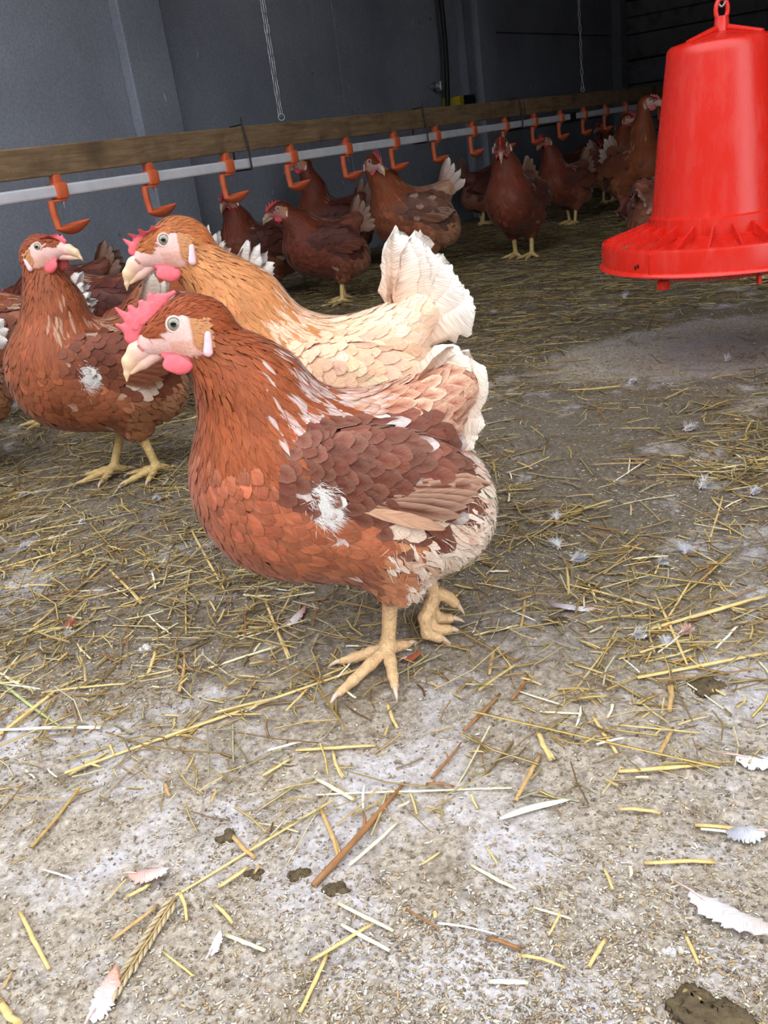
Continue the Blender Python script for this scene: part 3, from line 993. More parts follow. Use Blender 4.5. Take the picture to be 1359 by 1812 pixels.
    def soft(pv):
        v, f = pv[0], pv[1]
        fn = np.cross(v[f[:, 2]] - v[f[:, 0]], v[f[:, 3]] - v[f[:, 1]])
        fc = v[f].mean(1); sg = (fn * shp.grad(fc)).sum(1) < 0
        f[sg] = f[sg][:, ::-1]; fn[sg] *= -1
        vn = np.zeros_like(v)
        for j in range(4): np.add.at(vn, f[:, j], fn)
        vn /= np.linalg.norm(vn, axis=1, keepdims=True) + 1e-12
        g = shp.grad(v)
        w = np.where(((vn * g).sum(1) > .15)[:, None], g * .36 + vn * .64, vn)
        return w / (np.linalg.norm(w, axis=1, keepdims=True) + 1e-12)
    pv = merge(res['plumage'])
    pl = link('plumage', make_mesh('plumage', *pv[:2], pv[2], pv[3], nrm=soft(pv)), M['feather'], root); pl['kind'] = 'stuff'
    for key in ('wl', 'wr'):
        pv = merge(res[key])
        wo = link('wing', make_mesh('wing', *pv[:2], pv[2], pv[3], nrm=soft(pv)), M['feather'], root); wo['kind'] = 'stuff'

    # ---- tail
    tl = dict(n=6, lo=-5, hi=62, L=.085, W=.034, spread=14, base=(-.070, .258), fray=.25, tipr=.62, c=pal['tail'], cb=pal['tailbase'])
    if tail: tl.update(tail)
    for sgn in (1, -1):
        nt_ = tl['n']
        for k in range(nt_):
            a = k / max(nt_ - 1, 1)
            el = math.radians(tl['lo'] + (tl['hi'] - tl['lo']) * a)
            vb = big_feather(tl['L'] * (.86 + .22 * a) * rg.uniform(.93, 1.07), tl['W'] * rg.uniform(.9, 1.1), np.array(tl['cb']) * rg.uniform(.9, 1.1), np.array(tl['c']).clip(0, .93) * rg.uniform(.88, 1.0), rg,
                             bend=-.05 + .10 * rg.random(), curl=.3, fray=tl['fray'], rows=13 if hero else 9, cols=11 if hero else 7, tipr=tl['tipr'])
            Vt = vb[0] @ rot_x(math.radians(sgn * (74 - 22 * a))).T          # vane stands nearly upright, like a tent roof
            Vt = Vt @ rot_y(-el).T
            Vt = Vt @ rot_z(sgn * math.radians(tl['spread'] * (1 - .75 * a)) * -1).T
            Vt[:, 0] *= -1; Vt[:, 1] *= -1
            b0 = np.array([tl['base'][0] + .010 * a, sgn * (.017 - .012 * a), tl['base'][1] - .012 + .016 * a])
            Vt = X(Vt + b0 + np.array([.012 * rg.random(), 0, 0]))
            link('tail_feather', make_mesh('tail_feather', Vt, vb[1], vb[2], vb[3]), M['feather'], root)

    # ---- head furniture (in the head's own frame)
    cs_ = comb_scale
    cp = [Prim('c', (a[0], 0, a[1]), (a[0] + (b[0] - a[0]) * cs_, 0, a[1] + (b[1] - a[1]) * cs_), ra, rb, k=.003, flat=1.7) for a, b, ra, rb in COMBS[comb]]
    cv, cf = surface_nets(Shape(cp), .0014 if hero else .0026)
    if comb_flop:
        zz = np.clip(cv[:, 2] - .018, 0, 1); cv[:, 1] += comb_flop * zz * 1.2; cv[:, 2] -= abs(comb_flop) * zz * .55
    link('comb', make_mesh('comb', Hd(cv), cf), M['comb'] if pal is not DARK else M['comb_dark'], root)

    def beak(name, prm):
        bv, bf = surface_nets(Shape(prm), .0013 if hero else .0024)
        k = np.clip((bv[:, 0] - .044 - .2 * (bv[:, 2] + .03)) / .018, 0, 1)[:, None]
        cb = srgb(226, 184, 174) * (1 - k) + srgb(228, 194, 158) * k
        link(name, make_mesh(name, Hd(bv), bf, cb * (.6 if pal is DARK else 1)), M['horn'], root)
    beak('upper_beak', [Prim('c', (.038, 0, -.0060), (.0530, 0, -.0110), .0098, .0088, k=.004, flat=1.2), Prim('c', (.0530, 0, -.0112), (.0625, 0, -.0190), .0088, .0062, k=.004, flat=1.2),
                        Prim('c', (.0625, 0, -.0190), (.0672, 0, -.0295), .0060, .0026, k=.004, flat=1.25), Prim('c', (.0672, 0, -.0295), (.0686, 0, -.0362), .0026, .0009, k=.002)])
    beak('lower_beak', [Prim('c', (.034, 0, -.0150), (.050, 0, -.0222), .0066, .0050, k=.003, flat=.95), Prim('c', (.050, 0, -.0222), (.0630, 0, -.0292), .0050, .0020, k=.003, flat=1.0)])
    for sgn in (1, -1):
        # eye set in the surface with its pale lid
        e0 = Hd((.0150, sgn * .05, .0106)); e1 = Hd((.0150, 0, .0106)); dn = (e1 - e0) / np.linalg.norm(e1 - e0)
        t0, t1 = 0, .05
        for _ in range(24):
            tm = (t0 + t1) / 2
            if shp.d((e0 + dn * tm)[None])[0] > 0: t0 = tm
            else: t1 = tm
        ps = e0 + dn * t0; nn = shp.grad(ps[None])[0] * .45 - dn * .55; nn /= np.linalg.norm(nn)
        me = bpy.data.meshes.new('eye'); bm = bmesh.new()
        bmesh.ops.create_uvsphere(bm, u_segments=24 if hero else 12, v_segments=14 if hero else 8, radius=1.0)
        for f in bm.faces: f.smooth = True
        bm.to_mesh(me); bm.free()
        ey = link('eye', me, M['eye'], root)
        qt = Vector(nn).to_track_quat('Z', 'Y')
        ey.matrix_local = Matrix.Translation(Vector(ps - nn * .0028)) @ qt.to_matrix().to_4x4() @ Matrix.Diagonal((.0070, .0070, .0052, 1))
        mb = MB()
        a_ = np.linspace(0, 2 * math.pi, 24, endpoint=False)
        ax1 = np.array(qt @ Vector((1, 0, 0))); ax2 = np.array(qt @ Vector((0, 1, 0)))
        ring = [ps - nn * .0006 + .0068 * (math.cos(t) * ax1 + math.sin(t) * ax2) for t in a_]
        V2 = []
        for t, c in zip(a_, ring):
            rd = math.cos(t) * ax1 + math.sin(t) * ax2
            for k in range(6):
                b = 2 * math.pi * k / 6; V2.append(c + .0012 * (math.cos(b) * rd + math.sin(b) * nn))
        mb.add(V2, [(i * 6 + k, i * 6 + (k + 1) % 6, ((i + 1) % 24) * 6 + (k + 1) % 6, ((i + 1) % 24) * 6 + k) for i in range(24) for k in range(6)])
        mb.build('eyelid', M['lid'], root, True)
        # wattle and ear lobe
        wp = Shape([Prim('e', (.018, sgn * .0165, -.0245), None, np.array([.0150, .0042, .0085]) * wattle, R=rot_x(sgn * .25), k=.004),
                    Prim('e', (.0165, sgn * .0165, -.0285), None, np.array([.0085, .0038, .0066]) * wattle, R=rot_x(sgn * .2), k=.004),
                    Prim('c', (.030, sgn * .0095, -.0165), (.022, sgn * .0145, -.0205), .0030, .0040, k=.004)])
        wv, wf = surface_nets(wp, .0015 if hero else .0028)
        link('wattle', make_mesh('wattle', Hd(wv), wf), M['comb'] if pal is not DARK else M['comb_dark'], root)
        ye = []
        for ex, ez in ((-.0125, -.0015), (-.0095, -.0165)):
            yy = .012
            while shp.d(Hd((ex, sgn * yy, ez))[None])[0] < 0 and yy < .04: yy += .0008
            ye.append(yy + .0022)
        lp = Shape([Prim('c', (-.0125, sgn * ye[0], -.0015), (-.0095, sgn * ye[1], -.0165), .0030, .0044, k=.003, flat=1.3)])
        lv, lf_ = surface_nets(lp, .0016 if hero else .003)
        link('earlobe', make_mesh('earlobe', Hd(lv), lf_), M['lobe'], root)
        # nostril
        if hero:
            np_ = Shape([Prim('c', (.0505, sgn * .0074, -.0050), (.0475, sgn * .0086, -.0090), .0012, .0014, k=.001)])
            nv_, nf_ = surface_nets(np_, .0007)
            link('nostril', make_mesh('nostril', Hd(nv_), nf_), M['nostril'], root)

    # ---- legs
    if legs is None:
        legs = [dict(side=1, foot=(.012, .036), toe=0), dict(side=-1, foot=(-.012, -.036), toe=0)]
    for lg in legs:
        sgn = lg['side']
        hip = lg.get('hip'); hip = X((.0, sgn * .036, .105)) if hip is None else np.array(hip, float)
        cl = []
        if lg.get('raised'):
            ank = np.array(lg['ankle'], float)
            pr_ = [Prim('c', hip, ank, .0098, .0072, k=.004)]
            for pts in lg['toes']:
                pts = np.array(pts, float); rr = np.linspace(.0072, .0056, len(pts))
                for i in range(len(pts) - 1): pr_.append(Prim('c', pts[i], pts[i + 1], rr[i], rr[i + 1], k=.0025))
                cl.append((pts[-1], pts[-1] - pts[-2], .005))
        else:
            ft = np.array([lg['foot'][0], lg['foot'][1], 0.0])
            ank = ft + np.array([0, 0, .014])
            pr_ = [Prim('c', hip, ank, .0092, .0070, k=.006), Prim('e', ank, None, (.010, .009, .008), k=.006)]
            tz = math.radians(lg.get('toe', 0))
            for ad, ln in lg.get('toes', ((-42, .050), (4, .066), (46, .052), (178, .024))):
                d = np.array([math.cos(tz + math.radians(ad)), math.sin(tz + math.radians(ad)), 0])
                pts = [ank, ft + d * ln * .38 + (0, 0, .0105), ft + d * ln * .72 + (0, 0, .0075), ft + d * ln + (0, 0, .0055)]
                rr = [.0064, .0062, .0052, .0040]
                for i in range(3): pr_.append(Prim('c', pts[i], pts[i + 1], rr[i], rr[i + 1], k=.003))
                cl.append((pts[-1], d + np.array([0, 0, -.1]), .0042))
        ls = Shape(pr_)
        lv, lf_ = surface_nets(ls, .0024 if hero else .0042)
        lo_ = link('leg', make_mesh('leg', lv, lf_), M['shank_pink'] if hero else M['shank'], root)
        if lod <= 1.7:
            for p, d, r0 in cl:
                d = np.asarray(d, float) / np.linalg.norm(d)
                mb = MB(); mb.tube([p - d * .002, p + d * .006 + (0, 0, .0008), p + d * .013 - (0, 0, .002), p + d * .0165 - (0, 0, .0045)], [r0 * .8, r0 * .62, r0 * .34, .0003], 7)
                mb.build('claw', M['claw'], lo_, True)
    return root


HENS = []
make_hen('large rust-brown hen with pink comb standing in front on one leg, white patch on flank', (0.0, .855), 188, RUST, comb='main', white_flank=True, seed=1, lod=1.0,
         tail=dict(n=9, lo=-46, hi=44, L=.063, W=.044, spread=9, base=(-.064, .262), fray=.12, tipr=.66),
         legs=[dict(side=1, foot=(.020, .030), toe=38, hip=(.004, .030, .105), toes=((-46, .050), (2, .080), (46, .062), (170, .026))),
               dict(side=-1, raised=True, hip=(-.030, .004, .105), ankle=(-.040, .006, .050),
                    toes=[[(-.036, .012, .048), (-.024, .020, .034), (-.024, .022, .016), (-.036, .022, .008)],
                          [(-.040, .004, .046), (-.030, .008, .030), (-.034, .010, .012), (-.050, .010, .008)],
                          [(-.044, -.004, .046), (-.038, -.008, .028), (-.044, -.008, .014), (-.056, -.006, .012)],
                          [(-.046, .002, .050), (-.056, .002, .042), (-.062, .002, .034)]])])
make_hen('pale apricot hen with upright white tail standing right behind the foremost hen', (0.0, 1.12), 180, LIGHT, scale=1.05, headC=(.186, 0, .398), yaw=10, pitch=2, comb='small', comb_flop=.9,
         seed=2, lod=1.0, lift=.012, body_pitch=4, tail=dict(n=8, lo=12, hi=80, L=.094, W=.052, spread=8, base=(-.070, .262), fray=.3, tipr=.72))
make_hen('reddish brown hen at the left looking back to the right, under the first drinker cup', (-.43, 1.60), 205, BROWN, headC=(.078, 0, .402), yaw=138, pitch=-14, comb='small', comb_scale=.5, comb_flop=-1.2, seed=3, lod=1.18,
         legs=[dict(side=1, foot=(-.017, .046), toe=10), dict(side=-1, foot=(.047, -.020), toe=5)], white_flank=True)
make_hen('brown hen cut off by the left edge of the picture behind the reddish brown hen', (-.80, 1.74), 215, PALE_TAIL, seed=4, lod=1.6, headC=(.17, 0, .36))
make_hen('dark brown hen with lowered head and red comb pecking against the wall', (-.80, 2.80), 183, DARK, seed=5, lod=1.8, headC=(.205, 0, .215), pitch=35, comb='tall')
make_hen('brown hen with ragged white tail tips hidden behind the left brown hen', (-.72, 2.10), 180, PALE_TAIL, seed=6, lod=1.6, headC=(.20, 0, .20), pitch=40, tail=dict(lo=-10, hi=38, fray=.7, n=5))
make_hen('dark hen with white-tipped tail showing above the pink comb of the foremost hen', (-.605, 2.34), 186, DARK, seed=7, lod=1.6, headC=(.20, 0, .22), pitch=35, tail=dict(c=srgb(210, 206, 204), lo=-20, hi=28, fray=.5))
make_hen('brown hen whose small white tail sticks up under the third drinker cup', (-.45, 2.57), 184, PALE_TAIL, seed=8, lod=1.8, headC=(.20, 0, .20), pitch=40, tail=dict(lo=10, hi=70, fray=.7, n=5))
make_hen('brown hen whose broad white fanned tail shows behind the neck of the pale hen', (-.30, 1.95), 183, PALE_TAIL, seed=9, lod=1.6, headC=(.20, 0, .22), pitch=35, tail=dict(lo=8, hi=62, L=.095, fray=.6, n=6))
make_hen('dark red hen facing the camera with its head under the third drinker cup', (-.29, 3.53), 200, DARK, seed=10, lod=1.9, headC=(.125, 0, .372), yaw=55, comb='small')
make_hen('dark brown hen with red face standing sideways in the middle of the row', (-.035, 3.23), 190, DARK, seed=11, lod=1.7, headC=(.165, 0, .330), comb='tall', comb_scale=.6)
make_hen('tall dark hen stretching its neck up to the white pipe', (.0, 4.05), 186, DARK, scale=1.08, seed=12, lod=1.9, headC=(.125, 0, .42), pitch=-10, comb='small')
make_hen('mottled brown hen with tall pink comb looking back, pale tail raised', (.315, 3.62), 181, MOTTLE, scale=1.15, seed=13, lod=1.5, headC=(.150, 0, .372), yaw=115, pitch=5, comb='tall',
         tail=dict(lo=30, hi=70, L=.10, W=.034, n=4, fray=.3))
make_hen('dark brown hen standing alone facing the camera on the straw, red comb', (.70, 3.72), 238, DARK, scale=1.1, seed=14, lod=1.6, headC=(.135, 0, .385), yaw=18, pitch=15, comb='tall', comb_scale=.8)
make_hen('dark hen with raised grey tail against the wall behind the lone brown hen', (.77, 5.25), 15, DARK, seed=15, lod=2.2, headC=(.20, 0, .22), pitch=35, tail=dict(lo=25, hi=70, L=.10))
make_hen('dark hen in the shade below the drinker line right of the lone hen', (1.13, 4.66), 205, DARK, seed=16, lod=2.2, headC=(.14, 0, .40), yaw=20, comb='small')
make_hen('dark walking hen with pale legs and bright red comb near the far corner', (1.44, 6.0), 0, DARK, seed=17, lod=2.2, headC=(.165, 0, .31), yaw=-25, pitch=20, comb='tall', tail=dict(c=srgb(190, 186, 186)))
make_hen('brown hen with white face and tall pink comb left of the red feeder', (1.55, 5.50), 318, BROWN, seed=18, lod=2.0, headC=(.125, 0, .415), scale=1.05, yaw=-5, comb='tall')
make_hen('tall brown hen half hidden behind the upper edge of the red feeder', (1.425, 4.70), 300, BROWN, seed=19, lod=2.0, headC=(.115, 0, .445), scale=1.13, yaw=45, pitch=-10, comb='small', comb_scale=.5)
make_hen('brown hen with streaked rump feeding at the red feeder with its back turned', (.985, 2.95), 40, dict(DARK, streak_p=.6, cream=.3, streak=srgb(190, 150, 120), fluff=srgb(112, 64, 44), thigh=srgb(112, 62, 42)), seed=20, lod=1.7, headC=(.21, 0, .23), pitch=35, tail=dict(n=4, lo=-40, hi=0, L=.06))
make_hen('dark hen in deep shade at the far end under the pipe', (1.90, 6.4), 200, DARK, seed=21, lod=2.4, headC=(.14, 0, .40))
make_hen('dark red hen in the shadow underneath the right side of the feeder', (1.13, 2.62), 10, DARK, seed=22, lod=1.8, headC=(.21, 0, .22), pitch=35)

# ------------------------------------------------------------------ drinker line: beam, pipe, cups, ties, chains
P_LINE = 1.95
Z_PIPE = 0.492


def build_line():
    for s0, s1, lab in ((-1.2, 4.10, 'long weathered wooden beam above the white pipe, near board'), (4.105, 7.3, 'darker far wooden beam above the end of the white pipe')):
        mb = MB(); mb.box((0, 0, 0), (s1 - s0, .045, .067), None, .003)
        o = mb.build('wooden_beam', M['beam'])
        o.matrix_world = Matrix.Translation(Vector(sp((s0 + s1) / 2, P_LINE + .012, .5605))) @ Matrix(RB.tolist()).to_4x4()
        tag(o, lab, 'beam')
    pr = empty('water_pipe', sp(-1.2, P_LINE, Z_PIPE))
    tag(pr, 'long white square drinker pipe running under the wooden beam', 'pipe')
    loc = lambda s, p, z: sp(s + 1.2 - 1.2, P_LINE + p, z) - sp(-1.2, P_LINE, Z_PIPE)
    for s0, s1 in ((-1.2, 4.62), (4.62, 7.3)):
        mb = MB(); mb.box(loc((s0 + s1) / 2, 0, Z_PIPE), (s1 - s0, .026, .028), RB, .005)
        mb.build('tube', M['pipe'], pr)
    mb = MB(); mb.box(loc(4.62, 0, Z_PIPE), (.07, .036, .036), RB, .006); mb.build('coupling', M['black'], pr)
    # cups
    def cup_meshes():
        out = []
        mb = MB(); mb.box((0, 0, 0), (.034, .038, .038), None, .005); mb.box((0, .0, .026), (.022, .020, .030), None, .003)
        out.append(('clip', mb.mesh('clip', True, 40), M['cup']))
        mb = MB()
        mb.box((-.014, -.006, -.0225), (.046, .016, .006), None, .002)
        mb.tube([(-.034, -.006, -.020), (-.034, -.006, -.050), (-.030, -.006, -.085)], [.0095, .0088, .0085], 8, 1.0)
        out.append(('arm', mb.mesh('arm', True, 50), M['cup']))
        # spoon-shaped dish: long oval bowl along +s
        nr_, na = 5, 24; V = []; F = []
        for side, off in ((0, 0.0), (1, .003)):
            for i in range(nr_ + 1):
                r = i / nr_
                for k in range(na):
                    t = 2 * math.pi * k / na
                    V.append((.014 + .050 * r * math.cos(t), -.006 + .026 * r * math.sin(t), -.103 + .021 * r ** 2 + (.005 * math.cos(t) * r) + off * (1 - .0 * r)))
        nn = (nr_ + 1) * na
        for sd in (0, 1):
            for i in range(nr_):
                for k in range(na):
                    a = sd * nn + i * na + k; b = sd * nn + i * na + (k + 1) % na
                    F.append((a, b, b + na, a + na))
        for k in range(na):
            a = nr_ * na + k; b = nr_ * na + (k + 1) % na; F.append((a, b, b + nn, a + nn))
        mb = MB(); mb.add(V, F)
        out.append(('dish', mb.mesh('dish', True, 60), M['cup']))
        mb = MB(); mb.tube([(.006, 0, -.014), (.006, 0, -.030)], [.0045, .0045], 8); mb.tube([(.006, 0, -.030), (.006, 0, -.040)], [.0022, .0016], 8)
        out.append(('nipple', mb.mesh('nipple', True, 40), M['steel']))
        return out
    cm = cup_meshes()
    words = ['first', 'second', 'third', 'fourth', 'fifth', 'sixth', 'seventh', 'eighth', 'ninth', 'tenth', 'eleventh', 'twelfth', 'thirteenth', 'fourteenth', 'fifteenth', 'sixteenth']
    for i in range(16):
        r = empty('drinker_cup', sp(1.491 + .3 * i, P_LINE, Z_PIPE))
        r.rotation_euler = (0, 0, math.atan2(DS[1], DS[0]))
        tag(r, 'orange drinker cup on the white pipe, %s from the left' % words[i], 'drinker', 'drinker cups along the pipe')
        for nm, me, mt in cm: link(nm, me, mt, r)
    # black ties round beam and pipe
    for s, lab in ((2.17, 'black cable tie around beam and pipe, nearest one'), (3.19, 'black cable tie around beam and pipe, middle one'), (4.02, 'black cable tie around beam and pipe, farthest one')):
        w, z0, z1 = .026, Z_PIPE - .017, .597
        pts = [sp(s, P_LINE - w, z0), sp(s, P_LINE + w + .012, z0), sp(s + .004, P_LINE + .037, z1), sp(s + .002, P_LINE - .014, z1 + .002), sp(s, P_LINE - w, .54), sp(s, P_LINE - w, z0)]
        mb = MB()
        for a, b in zip(pts[:-1], pts[1:]): mb.tube([a, b], .0028, 6)
        mb.tube([pts[3], pts[3] + np.array([0, 0, .018])], .0022, 6)
        tag(mb.build('cable_tie', M['black']), lab, 'cable tie')
    # chains
    mb = MB(); t = np.linspace(0, 2 * math.pi, 17)[:-1]
    ring = np.stack([.0050 * np.cos(t), 0 * t, .0125 * np.sin(t) + np.sign(np.sin(t)) * .004], 1)
    ring = np.concatenate([ring, ring[:1]]); mb.tube(ring, .0014, 6, cap=False)
    lk = mb.mesh('link', True); lk.materials.append(M['steel'])

    def chain(base, z1, label, strands=((0, 0),), pitch=.0285, sc=1.0, ringr=True):
        c = empty('hanging_chain', base); tag(c, label, 'chain')
        for ds_, dp_ in strands:
            k = 0; z = .014
            while base[2] + z < z1:
                o = link('link', lk, None, c)
                o.location = sp(ds_, dp_, z); o.rotation_euler = (0, 0, (AZ if k % 2 else AZ + math.pi / 2) + .3 + .15 * math.sin(k)); o.scale = (sc, sc, sc)
                z += pitch * sc; k += 1
        if ringr:
            mb = MB(); rr = np.stack([.010 * np.cos(t), 0 * t, .010 * np.sin(t)], 1); mb.tube(np.concatenate([rr, rr[:1]]), .0016, 6, cap=False)
            o = mb.build('ring', M['steel'], c, True); o.location = (0, 0, -.004)
        return c
    chain(sp(2.40, P_LINE + .02, .615), Z_ROOF - .012, 'doubled steel chain hanging above the near beam in front of the wall', ((-.007, 0), (.007, .004)))
    chain(sp(4.84, P_LINE + .02, .615), Z_ROOF - .012, 'single thin steel chain hanging above the far beam', sc=1.15)
    # cable, clip and the black box behind the beam
    zz = np.linspace(.60, Z_ROOF, 30)
    mb = MB(); mb.tube([sp(4.80 + .06 * math.sin((z - .6) * 3.2) * math.exp(-(z - .6) * .6), P_WALL - .030 + .062 * 0, z) for z in zz], .014, 8)
    tag(mb.build('black_cable', M['black'], None, True), 'thick black cable running down the grey wall', 'cable')
    mb = MB(); mb.box(sp(4.755, P_WALL - .02, .74), (.03, .04, .05), RB, .006); mb.box(sp(4.755, P_WALL - .0, .74), (.07, .05, .02), RB, .004)
    tag(mb.build('cable_clip', M['steel'], None), 'small white metal clip holding the black cable to the wall', 'clip')
    r = empty('junction_box', sp(4.98, P_WALL - .06, .62)); tag(r, 'small black box with yellow end on the wall behind the beam', 'box')
    b0 = sp(4.98, P_WALL - .06, .62)
    mb = MB(); mb.box(sp(4.99, P_WALL - .01, .655) - b0, (.14, .13, .05), RB, .006); mb.build('case', M['black'], r)
    mb = MB(); mb.box(sp(4.895, P_WALL - .01, .655) - b0, (.05, .13, .048), RB, .004); mb.build('end_cap', M['yellow'], r)


build_line()


# ------------------------------------------------------------------ red hanging feeder
def build_feeder():
    fx, fy = .703, 1.75
    r = empty('poultry_feeder', (fx, fy, .195))
    tag(r, 'big red plastic hanging feeder with round slatted pan', 'feeder')
    z0 = .195
    L = lambda prof: [(a, b - z0) for a, b in prof]
    mb = MB(); mb.lathe(L([(.120, .262), (.128, .268), (.1275, .300), (.1225, .303), (.1215, .310), (.1115, .420), (.1095, .440), (.0935, .566), (.0925, .578), (.0895, .583)]), 72)
    hp = mb.build('hopper', M['red'], r, True, 50)
    mb = MB(); mb.lathe(L([(.122, .276), (.140, .262), (.172, .236), (.176, .232)]), 72); mb.build('skirt', M['red'], r, True, 50)
    mb = MB(); mb.lathe(L([(.0895, .583), (.086, .586), (.050, .594), (.020, .600), (.0, .601)]), 72)
    mb.build('lid', M['red'], r, True, 50)
    for k in range(4):
        a = k * math.pi / 2 + .5; d = np.array([math.cos(a), math.sin(a), 0])
        mb = MB(); mb.tube([d * .016 + (0, 0, .604 - z0), d * .085 + (0, 0, .588 - z0)], [.006, .004], 6); mb.build('lid_rib', M['red'], r)
    mb = MB(); mb.tube([(0, 0, .598 - z0), (0, 0, .612 - z0), (0, 0, .624 - z0)], [.0150, .0125, .0115], 16)
    t = np.linspace(-.35 * math.pi, 1.35 * math.pi, 15)
    loop = np.stack([.0105 * np.cos(t), 0 * t, .634 - z0 + .0175 * np.sin(t)], 1)
    mb.tube(loop, .0042, 8)
    mb.build('hanger', M['red'], r, True, 50)
    # pan
    mb = MB(); mb.lathe(L([(.120, .226), (.170, .222), (.203, .230), (.2065, .252), (.2085, .2605), (.2125, .2630), (.2165, .2610), (.2178, .2560), (.2178, .2230), (.2225, .2190), (.2230, .2155), (.2170, .2150), (.200, .2140), (.185, .2045), (.150, .1960), (.0, .1955)]), 96)
    pan = mb.build('pan', M['red'], r, True, 45)
    for a in (-2.50, -.62):
        mb = MB(); mb.box((.2185 * math.cos(a), .2185 * math.sin(a), .237 - z0), (.004, .006, .040), rot_z(a), .001); mb.build('seam', M['red'], pan)
    for a in (-2.45, -1.62):
        mb = MB(); mb.box((.196 * math.cos(a), .196 * math.sin(a), .199 - z0), (.012, .006 if a > -2 else .02, .016), rot_z(a), .0015); mb.build('tab', M['red'], pan)
    mb = MB(); a = -1.23; c = np.array([.2178 * math.cos(a), .2178 * math.sin(a), .2385 - z0]); tt = np.linspace(0, 2 * math.pi, 25)
    tg = np.array([-math.sin(a), math.cos(a), 0])
    mb.tube([c + tg * .017 * math.cos(q) + np.array([0, 0, .012 * math.sin(q)]) for q in tt], .0010, 6, cap=False)
    mb.tube([c + tg * .009 * math.cos(q) + np.array([0, 0, .006 * math.sin(q)]) for q in tt[3:20]], .0009, 6)
    mb.build('embossed_mark', M['red'], pan, True)
    mb = MB()
    for da in (0, .03): 
        a = -2.66 + da; mb.box((.2182 * math.cos(a), .2182 * math.sin(a), .232 - z0 + da * .1), (.002, .0035, .006), rot_z(a))
    mb.build('drain_hole', M['black'], pan)
    # radial divider fins
    mb = MB()
    V = np.array([(.122, -.0022, .292 - z0), (.122, .0022, .292 - z0), (.122, .0022, .272 - z0), (.122, -.0022, .272 - z0), (.2105, -.0018, .2625 - z0), (.2105, .0018, .2625 - z0), (.2105, .0018, .254 - z0), (.2105, -.0018, .254 - z0)])
    mb.add(V, [(0, 1, 2, 3), (4, 7, 6, 5), (0, 4, 5, 1), (1, 5, 6, 2), (2, 6, 7, 3), (3, 7, 4, 0)])
    fin = mb.mesh('fin'); fin.materials.append(M['red'])
    for k in range(24):
        o = link('fin', fin, None, r); o.rotation_euler = (0, 0, 2 * math.pi * k / 24 + .06)
    # feed lying in the pan
    na, nr_ = 72, 6; V = []; F = []
    for i in range(nr_):
        rr = .118 + .084 * i / (nr_ - 1)
        for k in range(na):
            a = 2 * math.pi * k / na
            V.append((rr * math.cos(a), rr * math.sin(a), .236 - z0 + .006 * math.sin(a * 3 + i) * math.sin(i * 1.1) + rng.uniform(-.002, .002)))
    for i in range(nr_ - 1):
        for k in range(na): F.append((i * na + k, i * na + (k + 1) % na, (i + 1) * na + (k + 1) % na, (i + 1) * na + k))
    mb = MB(); mb.add(np.array(V) + np.array([0, 0, .0]), F)
    o = mb.build('feed', M['feed'], None, True); o.location = (fx, fy, z0)
    tag(o, 'tan feed mash lying in the pan of the red feeder', 'feed', kind='stuff')
    # chain up to the roof
    c = empty('feeder_chain', (fx, fy, .646)); tag(c, 'steel chain holding up the red feeder', 'chain')
    mb = MB(); t = np.linspace(0, 2 * math.pi, 17)[:-1]
    ring = np.stack([.0062 * np.cos(t), 0 * t, .0135 * np.sin(t) + np.sign(np.sin(t)) * .004], 1)
    mb.tube(np.concatenate([ring, ring[:1]]), .0021, 6, cap=False); lk = mb.mesh('chain_link', True); lk.materials.append(M['steel'])
    z = .010; k = 0
    while .646 + z < Z_ROOF - .02:
        o = link('link', lk, None, c); o.location = (0, 0, z); o.rotation_euler = (0, 0, 1.3 if k % 2 else -.3); z += .030; k += 1


build_feeder()


# ------------------------------------------------------------------ straw, chaff, loose feathers, droppings
STRAW_COLS = np.array([srgb(214, 184, 112), srgb(226, 204, 142), srgb(196, 160, 88), srgb(236, 222, 178), srgb(176, 136, 78), srgb(158, 116, 66), srgb(206, 178, 120), srgb(222, 196, 120)])
STRAW_P = np.array([.2, .2, .15, .12, .1, .06, .1, .07])


def straw_bulk(cx, cy, ang, L, rad, z, col, tilt, rg):
    n = len(cx); t = np.array([-.5, 0., .5]); k = 3
    bend = rg.normal(0, .05, n) * L
    d = np.stack([np.cos(ang), np.sin(ang)], 1); s = np.stack([-np.sin(ang), np.cos(ang)], 1)
    V = np.zeros((n, 9, 3))
    ph = rg.uniform(0, 2, n)
    for i, ti in enumerate(t):
        bx = cx + d[:, 0] * L * ti + s[:, 0] * bend * (1 - 4 * ti * ti); by = cy + d[:, 1] * L * ti + s[:, 1] * bend * (1 - 4 * ti * ti)
        bz = z + tilt * L * ti
        for j in range(k):
            a = ph + 2 * math.pi * j / k
            V[:, i * 3 + j, 0] = bx + s[:, 0] * rad * np.cos(a) * 1.25
            V[:, i * 3 + j, 1] = by + s[:, 1] * rad * np.cos(a) * 1.25
            V[:, i * 3 + j, 2] = bz + rad * np.sin(a) * .8
    q = np.array([(i * 3 + j, i * 3 + (j + 1) % 3, (i + 1) * 3 + (j + 1) % 3, (i + 1) * 3 + j) for i in range(2) for j in range(3)])
    Fq = (np.arange(n)[:, None, None] * 9 + q[None]).reshape(-1, 4)
    C = np.repeat(col[:, None], 9, 1) * rg.uniform(.9, 1.1, (n, 9, 1))
    return V.reshape(-1, 3), Fq, C.reshape(-1, 3)


BARE = gpt(1190, 622)


